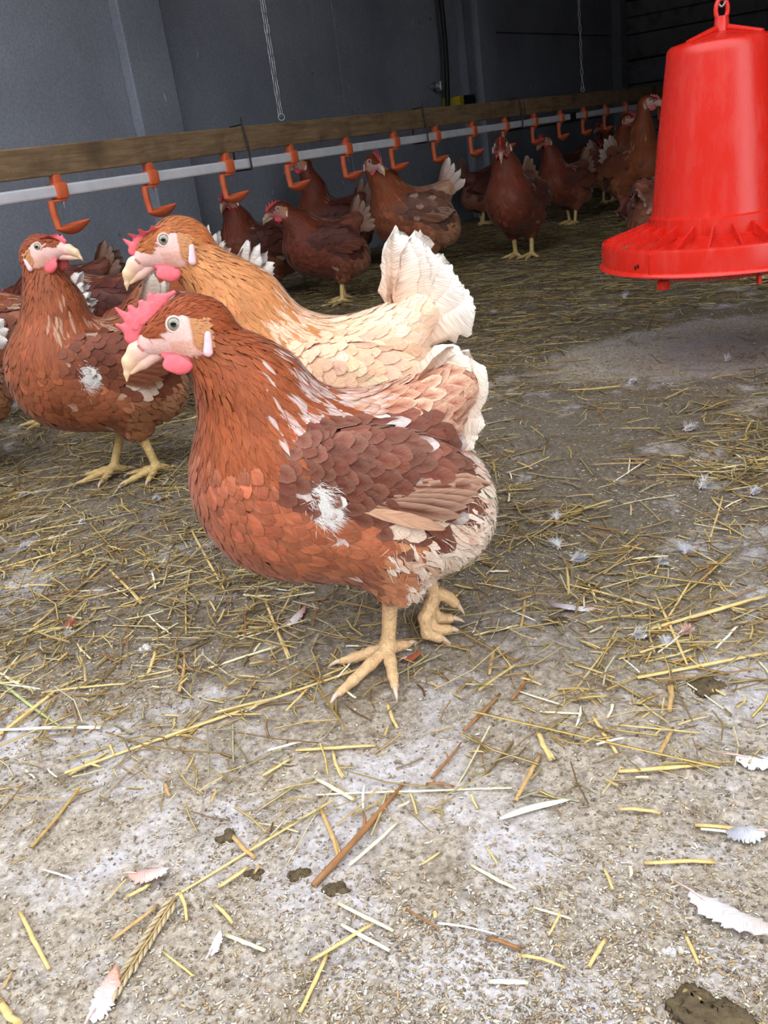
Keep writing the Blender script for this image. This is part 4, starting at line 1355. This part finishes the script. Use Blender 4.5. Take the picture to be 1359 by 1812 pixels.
def straw_density(x, y):
    """1 where the litter lies thick, 0 on swept concrete"""
    n1 = vnoise(x * 3.1 + 5, y * 3.1 + 17) * .6 + vnoise(x * 9 + 50, y * 9 + 3) * .4
    d = np.clip((y - .69) / .36, 0.04, 1) * np.clip(n1 * 2.0 - .35, .08, 1)
    d = np.where(x < -.12, np.maximum(d, np.clip((y - .62) / .35, 0, 1) * .6), d)
    d = np.where(x > .12, np.maximum(d, np.clip((y - .58) / .5, 0, 1) * np.clip(n1 * 2.0 - .5, .05, 1)), d)
    q = ((x - BARE[0] - .12) / .46) ** 2 + ((y - BARE[1]) / .24) ** 2
    d = np.where(q < 1.4, d * np.clip((q - .55) * 1.1, .03, 1), d)
    return np.where(y > 2.3, np.maximum(d, .75), d)


def build_litter():
    rg = np.random.default_rng(21)
    # fallen straw beyond the foreground: too much to count
    n = 145000
    y = .58 + 6.6 * rg.random(n) ** 1.75; az = rg.uniform(-.66, .78, n); x = y * np.tan(az) + rg.normal(0, .02, n)
    k = (rg.random(n) < straw_density(x, y) * np.clip(.20 + .20 * y, 0, 1)) & (x * DP[0] + y * DP[1] < P_WALL - .12) & (x * DS[0] + y * DS[1] < S_END - .15)
    x, y = x[k], y[k]; n = len(x)
    L = np.exp(rg.normal(math.log(.034), .62, n)) * np.clip(.7 + .2 * y, .7, 1.6); L = np.clip(L, .01, .22); rad = rg.uniform(.0005, .0010, n) * np.where(rg.random(n) < .3, 1.7, 1.0) * np.clip(.8 + .12 * y, .9, 1.5)
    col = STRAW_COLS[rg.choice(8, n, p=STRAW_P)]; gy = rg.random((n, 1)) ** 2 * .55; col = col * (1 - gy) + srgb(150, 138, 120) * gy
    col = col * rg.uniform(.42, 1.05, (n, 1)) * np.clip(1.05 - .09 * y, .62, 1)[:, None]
    z = floor_z(x, y) + .002 + rg.random(n) ** 2 * .010 * np.clip(y, .4, 1.6)
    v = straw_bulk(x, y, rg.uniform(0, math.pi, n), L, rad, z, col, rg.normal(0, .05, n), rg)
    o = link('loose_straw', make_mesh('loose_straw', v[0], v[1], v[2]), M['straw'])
    tag(o, 'loose golden straw littering the barn floor around the hens', 'straw', kind='stuff')
    # crumbs of chaff trodden into the floor
    n = 104000
    y = .34 + 1.9 * rg.random(n) ** 1.5; x = y * np.tan(rg.uniform(-.62, .68, n))
    k = rg.random(n) < (.25 + .75 * np.clip(vnoise(x * 7, y * 7 + 70) * 2 - .5, 0, 1)); x, y = x[k], y[k]; n = len(x)
    pal = np.array([srgb(202, 184, 154), srgb(178, 160, 134), srgb(226, 216, 196), srgb(154, 136, 114), srgb(212, 206, 198), srgb(190, 162, 120), srgb(132, 116, 100)])
    col = pal[rg.choice(7, n)] * rg.uniform(.75, 1.05, (n, 1))
    L = np.where(rg.random(n) < .45, rg.uniform(.0008, .0018, n), rg.uniform(.0012, .0050, n)) * np.clip(.7 + .3 * y, .8, 1.2); rad = rg.uniform(.0003, .0010, n)
    v = straw_bulk(x, y, rg.uniform(0, math.pi, n), L, rad, floor_z(x, y) + .0008, col, rg.normal(0, .18, n), rg)
    o = link('chaff', make_mesh('chaff', v[0], v[1], v[2]), M['straw'])
    tag(o, 'fine chaff crumbs trodden into the dusty concrete', 'chaff', kind='stuff')


build_litter()


def stalk_mesh(kind, rg):
    """unit-length stalk along x, hollow split straw with a node; a twig; a flat blade"""
    t = np.linspace(-.5, .5, 7)
    by = rg.normal(0, .016); bz = rg.uniform(.0, .012)
    pts = np.stack([t, by * (1 - 4 * t * t) + rg.normal(0, .003, 7), bz * (1 - 4 * t * t)], 1)
    mb = MB()
    if kind == 'twig':
        mb.tube(pts, np.array([.028, .034, .028, .031, .024, .020, .014]) * .8, 7)
        mb.tube([pts[3], pts[3] + np.array([.08, .05, .02]), pts[3] + np.array([.13, .11, .02])], [.016, .012, .006], 6)
    elif kind == 'blade':
        mb.tube(pts, np.array([.012, .020, .024, .024, .022, .016, .005]), 8, .25)
    else:
        rr = np.array([.021, .022, .022, .026, .022, .021, .019]) * (1.0 if kind == 'stalk' else .8)
        mb.tube(pts, rr, 7, .62)
        if kind == 'split': mb.tube(pts[3:] + np.array([0, .028, 0]) * np.linspace(0, 1, 4)[:, None], [.016, .015, .012, .006], 6, .4)
    return mb.mesh(kind, True)


_srg = np.random.default_rng(31)
SM = {k: [stalk_mesh(k, _srg) for _ in range(4)] for k in ('stalk', 'split', 'twig', 'blade', 'thin')}
SMAT = {n: mat_simple('straw_' + n, c, .5, .22, 14, .15, .001, 60, .35) for n, c in
        dict(gold=srgb(216, 188, 126), pale=srgb(234, 222, 186), tan=srgb(190, 156, 104), brown=srgb(150, 106, 66), white=srgb(240, 234, 214), green=srgb(172, 178, 120), husk=srgb(186, 168, 132)).items()}


def put_stalk(p0, p1, kind, colr, thick, label, group, name='straw_stalk', dz=0.0):
    a, b = gpt(*p0)[:2], gpt(*p1)[:2]
    L = float(np.hypot(*(b - a))); c = (a + b) / 2
    me = SM[kind][int(_srg.integers(4))]
    key = kind + colr + me.name
    m2 = _smc.get(key)
    if m2 is None:
        m2 = me.copy(); m2.materials.clear(); m2.materials.append(SMAT[colr]); _smc[key] = m2
    o = link(name, m2)
    tt = np.linspace(-.5, .5, 9)
    zs = floor_z(c[0] + (b - a)[0] * tt, c[1] + (b - a)[1] * tt)
    k = thick / .022
    sl = np.polyfit(tt, zs, 1)[0] / max(L, 1e-3)
    o.location = (c[0], c[1], float(zs.mean()) * .4 + float(zs.max()) * .6 + thick * .55 + dz)
    o.rotation_euler = (0, -math.atan(sl), math.atan2(b[1] - a[1], b[0] - a[0]))
    o.scale = (L, k, k)
    tag(o, label, 'straw', group)
    return o


_smc = {}
G = 'single straw stalks in the foreground'
TR = [((115, 1368), (640, 1186), 'stalk', 'gold', .0023, 'longest golden straw stalk, lying diagonally in front of the hen foot'),
      ((0, 1298), (178, 1290), 'split', 'white', .0030, 'flat whitish split straw at the left edge below the litter'),
      ((524, 1330), (665, 1322), 'stalk', 'gold', .0022, 'golden straw piece lying level on pale concrete under the hen foot'),
      ((1095, 1372), (1266, 1353), 'stalk', 'gold', .0026, 'thick golden straw piece lying level at the right, cut ends'),
      ((1145, 1116), (1359, 1062), 'stalk', 'gold', .0032, 'thickest golden stalk reaching the right edge, upper one'),
      ((1128, 1202), (1359, 1158), 'stalk', 'gold', .0026, 'golden stalk reaching the right edge, below the thickest stalk'),
      ((555, 1570), (716, 1388), 'twig', 'brown', .0030, 'rough brown twig lying diagonally in the lower middle'),
      ((312, 1588), (592, 1418), 'thin', 'gold', .0020, 'long thin ear stalk running from the seed head to the middle'),
      ((560, 1408), (906, 1398), 'thin', 'pale', .0016, 'long thin pale stalk lying level right of the brown twig top'),
      ((35, 1612), (86, 1710), 'stalk', 'gold', .0021, 'short golden stalk leaning down at the lower left edge'),
      ((0, 1768), (36, 1812), 'stalk', 'gold', .0034, 'thick straw end in the bottom left corner'),
      ((820, 1290), (886, 1230), 'stalk', 'brown', .0023, 'brown straw piece slanting right of the hen foot'),
      ((765, 1380), (816, 1312), 'twig', 'brown', .0016, 'thin brown twig below the slanting brown straw'),
      ((913, 1418), (955, 1334), 'stalk', 'tan', .0024, 'tan brown straw strip standing diagonally right of centre'),
      ((1140, 1530), (1268, 1528), 'split', 'gold', .0026, 'split golden straw lying level at the lower right'),
      ((1230, 1460), (1352, 1470), 'stalk', 'gold', .0022, 'golden straw at the right edge beside grey feather, upper of a pair'),
      ((1240, 1468), (1340, 1480), 'split', 'white', .0020, 'whitish straw at the right edge, lower of a pair'),
      ((865, 1745), (936, 1748), 'stalk', 'white', .0022, 'short white straw lying level at the bottom, right of centre'),
      ((944, 1607), (1012, 1627), 'thin', 'pale', .0016, 'short pale straw in the lower right middle'),
      ((835, 1538), (914, 1578), 'stalk', 'pale', .0018, 'pale straw slanting down in the lower middle right'),
      ((1210, 1755), (1276, 1796), 'stalk', 'gold', .0024, 'pale gold straw lying on the dark dropping in the bottom right'),
      ((1042, 1712), (1072, 1658), 'stalk', 'gold', .0018, 'short yellow straw leaning upright in the bottom right'),
      ((1212, 1650), (1236, 1708), 'thin', 'gold', .0018, 'short straw beside the big white feather quill'),
      ((470, 1064), (511, 1170), 'split', 'gold', .0027, 'broad straw leaning below the breast of the foremost hen'),
      ((0, 1302), (102, 1222), 'stalk', 'gold', .0030, 'thick golden straw rising from the left edge'),
      ((600, 1610), (697, 1652), 'stalk', 'pale', .0019, 'upper of two pale straws crossing in the lower middle'),
      ((605, 1640), (690, 1690), 'stalk', 'white', .0019, 'lower of two pale straws crossing in the lower middle'),
      ((550, 1702), (662, 1642), 'stalk', 'gold', .0018, 'golden straw lying under the two crossing pale straws'),
      ((530, 1790), (580, 1692), 'stalk', 'gold', .0018, 'golden straw leaning at the bottom centre'),
      ((570, 1440), (600, 1522), 'split', 'tan', .0028, 'tan straw strip next to the brown twig, left side'),
      ((618, 1534), (704, 1458), 'stalk', 'pale', .0018, 'pale straw parallel to the brown twig, right side'),
      ((560, 1378), (628, 1416), 'stalk', 'pale', .0024, 'short pale straw at the upper end of the ear stalk'),
      ((590, 1332), (606, 1376), 'split', 'gold', .0022, 'short broken straw crossing the level straw under the hen foot'),
      ((465, 1376), (516, 1344), 'stalk', 'gold', .0018, 'short golden straw left of the broken straw'),
      ((293, 1386), (301, 1415), 'stalk', 'tan', .0020, 'tiny tan straw under the longest stalk'),
      ((384, 1570), (442, 1536), 'stalk', 'gold', .0020, 'golden straw touching the long ear stalk from below'),
      ((410, 1478), (452, 1522), 'stalk', 'tan', .0024, 'tan straw crossing the long ear stalk'),
      ((398, 1654), (470, 1684), 'stalk', 'pale', .0020, 'pale straw in the lower left beside small white feather'),
      ((262, 1196), (276, 1150), 'stalk', 'gold', .0024, 'short upright-looking golden straw at left, left of a pair'),
      ((318, 1228), (326, 1152), 'twig', 'tan', .0022, 'knobbly tan straw stub at left, right of a pair'),
      ((1048, 1268), (1092, 1340), 'stalk', 'gold', .0020, 'golden straw slanting down at right centre'),
      ((1184, 1262), (1190, 1212), 'split', 'tan', .0034, 'short stubby sheaf of straw below the right stalks'),
      ((952, 1300), (974, 1346), 'split', 'gold', .0034, 'broad short golden straw leaf right of centre'),
      ((838, 1124), (918, 1106), 'stalk', 'pale', .0020, 'pale straw lying right behind the raised foot'),
      ((866, 1196), (874, 1146), 'stalk', 'tan', .0022, 'short tan straw right of the raised foot'),
      ((922, 1112), (930, 1060), 'stalk', 'tan', .0020, 'short tan straw behind the pale straw by the raised foot'),
      ((905, 1240), (935, 1195), 'twig', 'brown', .0018, 'dark thin twig right of the slanting brown straw'),
      ((60, 1020), (190, 960), 'stalk', 'gold', .0020, 'golden straw among the litter at left, upper'),
      ((60, 1110), (195, 995), 'stalk', 'tan', .0026, 'tan brown stalk among the litter at left, long diagonal'),
      ((195, 1012), (250, 1068), 'split', 'gold', .0028, 'broad yellow straw crossing the long diagonal at left'),
      ((340, 940), (398, 1045), 'stalk', 'gold', .0022, 'golden straw slanting down beside the breast of the foremost hen'),
      ((0, 1010), (120, 975), 'stalk', 'gold', .0024, 'straw reaching the left edge level with the feather litter'),
      ((150, 1300), (235, 1245), 'thin', 'tan', .0018, 'thin tan straw above the flat whitish split straw'),
      ((685, 1240), (703, 1285), 'stalk', 'gold', .0020, 'short straw just below the claw of the standing foot'),
      ((0, 1190), (60, 1225), 'split', 'pale', .0026, 'pale split straw at the left edge above the thick stalk'),
      ((0, 1205), (112, 1290), 'blade', 'green', .0022, 'thin green grass blade lying over straw at the left edge'),
      ((885, 1452), (1015, 1415), 'blade', 'white', .0040, 'grey white dry leaf blade twisted right of centre'),
      ((955, 1258), (1030, 1265), 'stalk', 'pale', .0016, 'pale thin straw right of the broad leaf, lying level'),
      ((1090, 1290), (1240, 1300), 'thin', 'gold', .0016, 'thin curved straw lying level at right centre'),
      ((1165, 1345), (1190, 1290), 'stalk', 'tan', .0022, 'tan straw leaning above the thick level piece at right'),
      ((920, 1226), (1000, 1250), 'thin', 'pale', .0016, 'short pale straw right of the dark twig')]
for p0, p1, kd, cl, th, lb in TR:
    put_stalk(p0, p1, kd, cl, th * .8, lb, G, dz=.001)

# the other single stalks one could pick up in the foreground
_r = np.random.default_rng(77)
cnt = 0
KW = dict(stalk='straw stalk', split='split straw', thin='thin straw', blade='flat straw blade')
CW = dict(gold='golden', pale='pale yellow', tan='tan', white='whitish', brown='brown')
while cnt < 230:
    px, py = _r.uniform(-10, 1369), 810 + 950 * _r.random() ** 1.2
    g0 = gpt(px, py)
    if _r.random() > straw_density(g0[0], g0[1]) * 1.0 + .10: continue
    L = math.exp(_r.normal(math.log(.042), .45)); a = _r.uniform(0, math.pi)
    if py > 1330: L *= .55
    e = g0 + L * np.array([math.cos(a), math.sin(a), 0]); q = e - np.array([0, 0, CAM_H])
    zc = q @ _F; p1 = (679.5 + F_PX * (q @ _R) / zc, 906 - F_PX * (q @ _U) / zc)
    kd = ['stalk', 'split', 'thin', 'stalk', 'blade'][int(_r.integers(5))]
    cl = ['gold', 'gold', 'pale', 'tan', 'white', 'brown', 'gold'][int(_r.integers(7))]
    ddx, ddy = p1[0] - px, p1[1] - py
    ori = 'level' if abs(ddy) < .25 * abs(ddx) else 'steep' if abs(ddy) > 1.5 * abs(ddx) else 'rising' if ddx * ddy < 0 else 'falling'
    if py > 1330: zone = 'on the bare concrete at the bottom ' + ('left' if px < 450 else 'centre' if px < 900 else 'right')
    elif px < 330: zone = 'left of the foremost hen' + (', near her breast' if px > 165 else ', at the edge')
    elif px < 680: zone = 'in front of the foremost hen, below her breast' if py > 1060 else 'under the foremost hen'
    elif px < 960: zone = 'right beside the feet and tail of the foremost hen'
    else: zone = 'at the right' + (', above the thickest stalk' if py < 1090 else ', below the thickest stalk')
    lab = ('long ' if L > .06 else 'short ' if L < .032 else '') + ori + ' ' + CW[cl] + ' ' + KW[kd] + ' ' + zone
    put_stalk((px, py), p1, kd, cl, _r.uniform(.0008, .0016), lab, 'straw scattered ' + zone.split(',')[0], dz=_r.uniform(.001, .004))
    cnt += 1
# seed head of the ear stalk
_h = empty('seed_head', gpt(210, 1745)); tag(_h, 'dry crinkled seed head lying at the lower left end of the ear stalk', 'seed head')
_a, _b = gpt(205, 1752)[:2], gpt(310, 1592)[:2]
for k in range(26):
    f = k / 25; c = _a * (1 - f) + _b * f; d = (_b - _a) / np.linalg.norm(_b - _a); s_ = np.array([-d[1], d[0]]) * (1 if k % 2 else -1)
    mb = MB(); p = np.array([c[0] + s_[0] * .0015, c[1] + s_[1] * .0015, floor_z(*c) + .003]); dv = np.array([*(-d * .0105 + s_ * .0040), .0012])
    mb.tube([p, p + dv * .5, p + dv], [.0010, .0016, .0003], 6, .8)
    o = mb.build('grain', SMAT['husk'], _h, True); o.matrix_parent_inverse = Matrix.Translation(-_h.location)


mb = MB(); mb.tube([np.array([*(_a * (1 - f) + _b * f), float(floor_z(*(_a * (1 - f) + _b * f))) + .003]) - np.array(_h.location) for f in np.linspace(0, 1, 8)], .0008, 6); mb.build('stem', SMAT['tan'], _h, True)


# loose feathers
def loose_feather(px, py, ang, L, Wd, cb, ct, label, curl=.3, fray=.5, bend=-.15, group='loose feathers on the floor', down=False):
    g = gpt(px, py)
    r = empty('loose_feather', (g[0], g[1], float(floor_z(g[0], g[1])) + .004 + .25 * abs(bend) * L * (bend > 0)), math.radians(ang))
    tag(r, label, 'feather', group)
    rg = np.random.default_rng(int(px * 7 + py))
    if down:      # a puff of loose down: curved barbs springing from a short quill
        nb = 150; t = np.linspace(0, 1, 5); V = []; C = []
        for k in range(nb):
            b0 = np.array([rg.uniform(0, .45) * L, 0, .001]); az_ = rg.normal(0, .75); el = abs(rg.normal(.25, .3)); ln = L * rg.uniform(.35, .8)
            d0 = np.array([math.cos(az_) * math.cos(el), math.sin(az_) * math.cos(el), math.sin(el)]); cu = rg.normal(0, .35, 3)
            sd = np.cross(d0, [0, 0, 1.0]); sd /= np.linalg.norm(sd) + 1e-9
            for ti in t:
                p = b0 + d0 * ln * ti + cu * ln * ti * ti * .5; p[2] = max(p[2], .0006)
                w_ = .00045 * (1 - .8 * ti); V += [p - sd * w_, p + sd * w_]; C += [cb * rg.uniform(.85, 1)] * 2
        qd = np.array([(2 * i, 2 * i + 1, 2 * i + 3, 2 * i + 2) for i in range(4)])
        Fq = (np.arange(nb)[:, None, None] * 10 + qd[None]).reshape(-1, 4)
        link('down', make_mesh('down', np.array(V), Fq, np.array(C), np.zeros((len(V), 2))), M['feather'], r)
    v = big_feather(L, Wd, cb, ct, rg, bend=bend, curl=curl, fray=fray * .8, rows=34, cols=9, tipr=.42)
    V = v[0]; V[:, 1] += .18 * L * (V[:, 0] / L) ** 2 * (1 if rg.random() > .5 else -1); V[:, 2] += .12 * Wd
    link('vane', make_mesh('vane', V, v[1], v[2], v[3]), M['feather'], r)
    mb = MB(); mb.tube([(-.25 * L, 0, .0005), (0, 0, .001 + .12 * Wd), (.2 * L, .0, .0012 + .12 * Wd - bend * L * .04)], [.0006, .0008, .0005], 6)
    mb.build('quill', M['lid'], r, True)


FW, FR, FG = srgb(222, 220, 224), srgb(170, 96, 70), srgb(206, 206, 214)
loose_feather(1222, 1580, -62, .062, .022, FW, srgb(222, 200, 192), 'long curled white feather lying at the lower right')
loose_feather(1303, 1345, -38, .045, .020, FW, FG, 'white feather at the right edge, middle height')
loose_feather(232, 1552, -20, .032, .016, srgb(206, 160, 146), srgb(232, 214, 210), 'pinkish curled feather in the lower left')
loose_feather(158, 1806, 62, .036, .019, FW, srgb(206, 140, 110), 'white and rust feather at the bottom left')
loose_feather(1050, 1085, 150, .050, .012, FW, srgb(96, 50, 46), 'narrow dark red feather with white quill right of the foremost hen', fray=.2)
loose_feather(503, 1108, 40, .040, .014, FW, srgb(150, 84, 60), 'rust feather with white base below the breast of the foremost hen')
loose_feather(1352, 1478, 170, .028, .018, FG, srgb(150, 148, 156), 'grey feather at the right edge above the bottom')
loose_feather(372, 1694, 60, .018, .008, FW, FW, 'tiny white feather in the lower left middle')
loose_feather(715, 1172, 10, .020, .012, srgb(150, 74, 50), srgb(160, 88, 60), 'small rust feather beside the standing foot', fray=.3)
SMALLF = [(35, 975, 20, .030, FW, 'white fluff at the left edge of the litter'), (122, 1112, 70, .026, FR, 'small rust fluff in the litter at left'), (132, 1125, 200, .018, FW, 'small white fluff under the rust fluff at left'),
          (270, 888, 10, .024, FG, 'white fluff below the feet of the left brown hen'), (368, 968, -15, .036, FW, 'white feather touching the breast of the foremost hen'), (142, 930, 60, .018, FW, 'white fluff in the straw at left'),
          (36, 880, 40, .020, FG, 'greyish fluff at the far left in the straw'), (1105, 530, 60, .050, FW, 'white fluff on the straw left below the feeder'), (1160, 495, 10, .050, FG, 'grey fluff just below the feeder rim'),
          (985, 925, 70, .028, FW, 'white fluff right of the tail fluff, upper'), (990, 975, 100, .030, FW, 'white fluff right of the tail fluff, lower'), (1012, 1000, 10, .034, FG, 'grey fluff between the white fluffs'),
          (1240, 868, 50, .040, FW, 'large white fluff near the right edge in the straw'), (1212, 766, 10, .034, FW, 'white fluff on the mid-floor at right'), (1285, 642, 60, .034, FW, 'white fluff on the bare patch at right'),
          (1113, 682, 10, .030, FW, 'white fluff at the lower rim of the bare patch'), (872, 556, 60, .040, FW, 'white fluff behind the tail of the pale hen'), (1118, 1126, -20, .026, FW, 'pale fluff right of the dark red feather'),
          (1212, 984, 80, .026, FG, 'greyish fluff at right beside the straw'), (1165, 1000, -50, .026, FW, 'curved white feather at right in the litter'), (1330, 880, 30, .026, FG, 'grey fluff by the right edge'),
          (1205, 1125, 20, .024, srgb(214, 176, 160), 'pinkish fluff beneath the thickest golden stalk'), (640, 500, 0, .03, FG, 'grey fluff behind the dark brown hen'), (1180, 1145, 70, .022, FG, 'bluish white fluff at the crossing of the right stalks')]
for px, py, an, L, c, lb in SMALLF:
    loose_feather(px, py, an, L * .6, L * .28, c, c, lb, fray=1.1, curl=.6, bend=-.15, down=True)


# droppings and grit
def lump(px, py, w, mat, label, cat, flat=.35, seed=0, group='droppings on the floor', name='dropping'):
    g = gpt(px, py); rg = np.random.default_rng(seed + int(px))
    pr = [Prim('e', (rg.normal(0, .32) * w, rg.normal(0, .22) * w, .12 * w * rg.random()), None, np.array([w * rg.uniform(.3, .5), w * rg.uniform(.25, .42), w * flat * rg.uniform(.5, 1)]), R=rot_z(rg.uniform(0, 3)), k=w * .08) for _ in range(9)]
    v, f = surface_nets(Shape(pr), w * .09)
    v = v + rg.normal(0, w * .03, v.shape)
    o = link(name, make_mesh(name, v, f), mat); o.location = (g[0], g[1], float(floor_z(g[0], g[1])))
    tag(o, label, cat, group)


lump(1250, 1795, .030, M['dung'], 'large dark dropping in the bottom right corner', 'dropping', .2)
lump(530, 1545, .012, M['dung'], 'dark dropping left of the brown twig end', 'dropping')
lump(592, 1578, .012, M['dung'], 'dark dropping at the lower end of the brown twig', 'dropping')
lump(400, 1480, .010, M['dung'], 'small dark dropping above the long ear stalk', 'dropping')
lump(450, 1545, .008, M['dung'], 'small dark crumb beside the long ear stalk', 'dropping')
lump(1245, 1212, .022, M['dung'], 'dark crumbly dropping under the right stalks', 'dropping', .18)
lump(985, 1100, .016, M['dung'], 'dark crumb left of the dark red feather tip', 'dropping', .2)
lump(215, 1045, .012, M['dung'], 'dark crumb in the litter at left', 'dropping', .3)
lump(1188, 1681, .006, M['stone'], 'tiny white pebble left of the big white feather', 'pebble', .7, group='small pebbles', name='pebble')
lump(258, 1147, .009, M['stone'], 'small grey white pebble at left under the straw', 'pebble', .7, group='small pebbles', name='pebble')
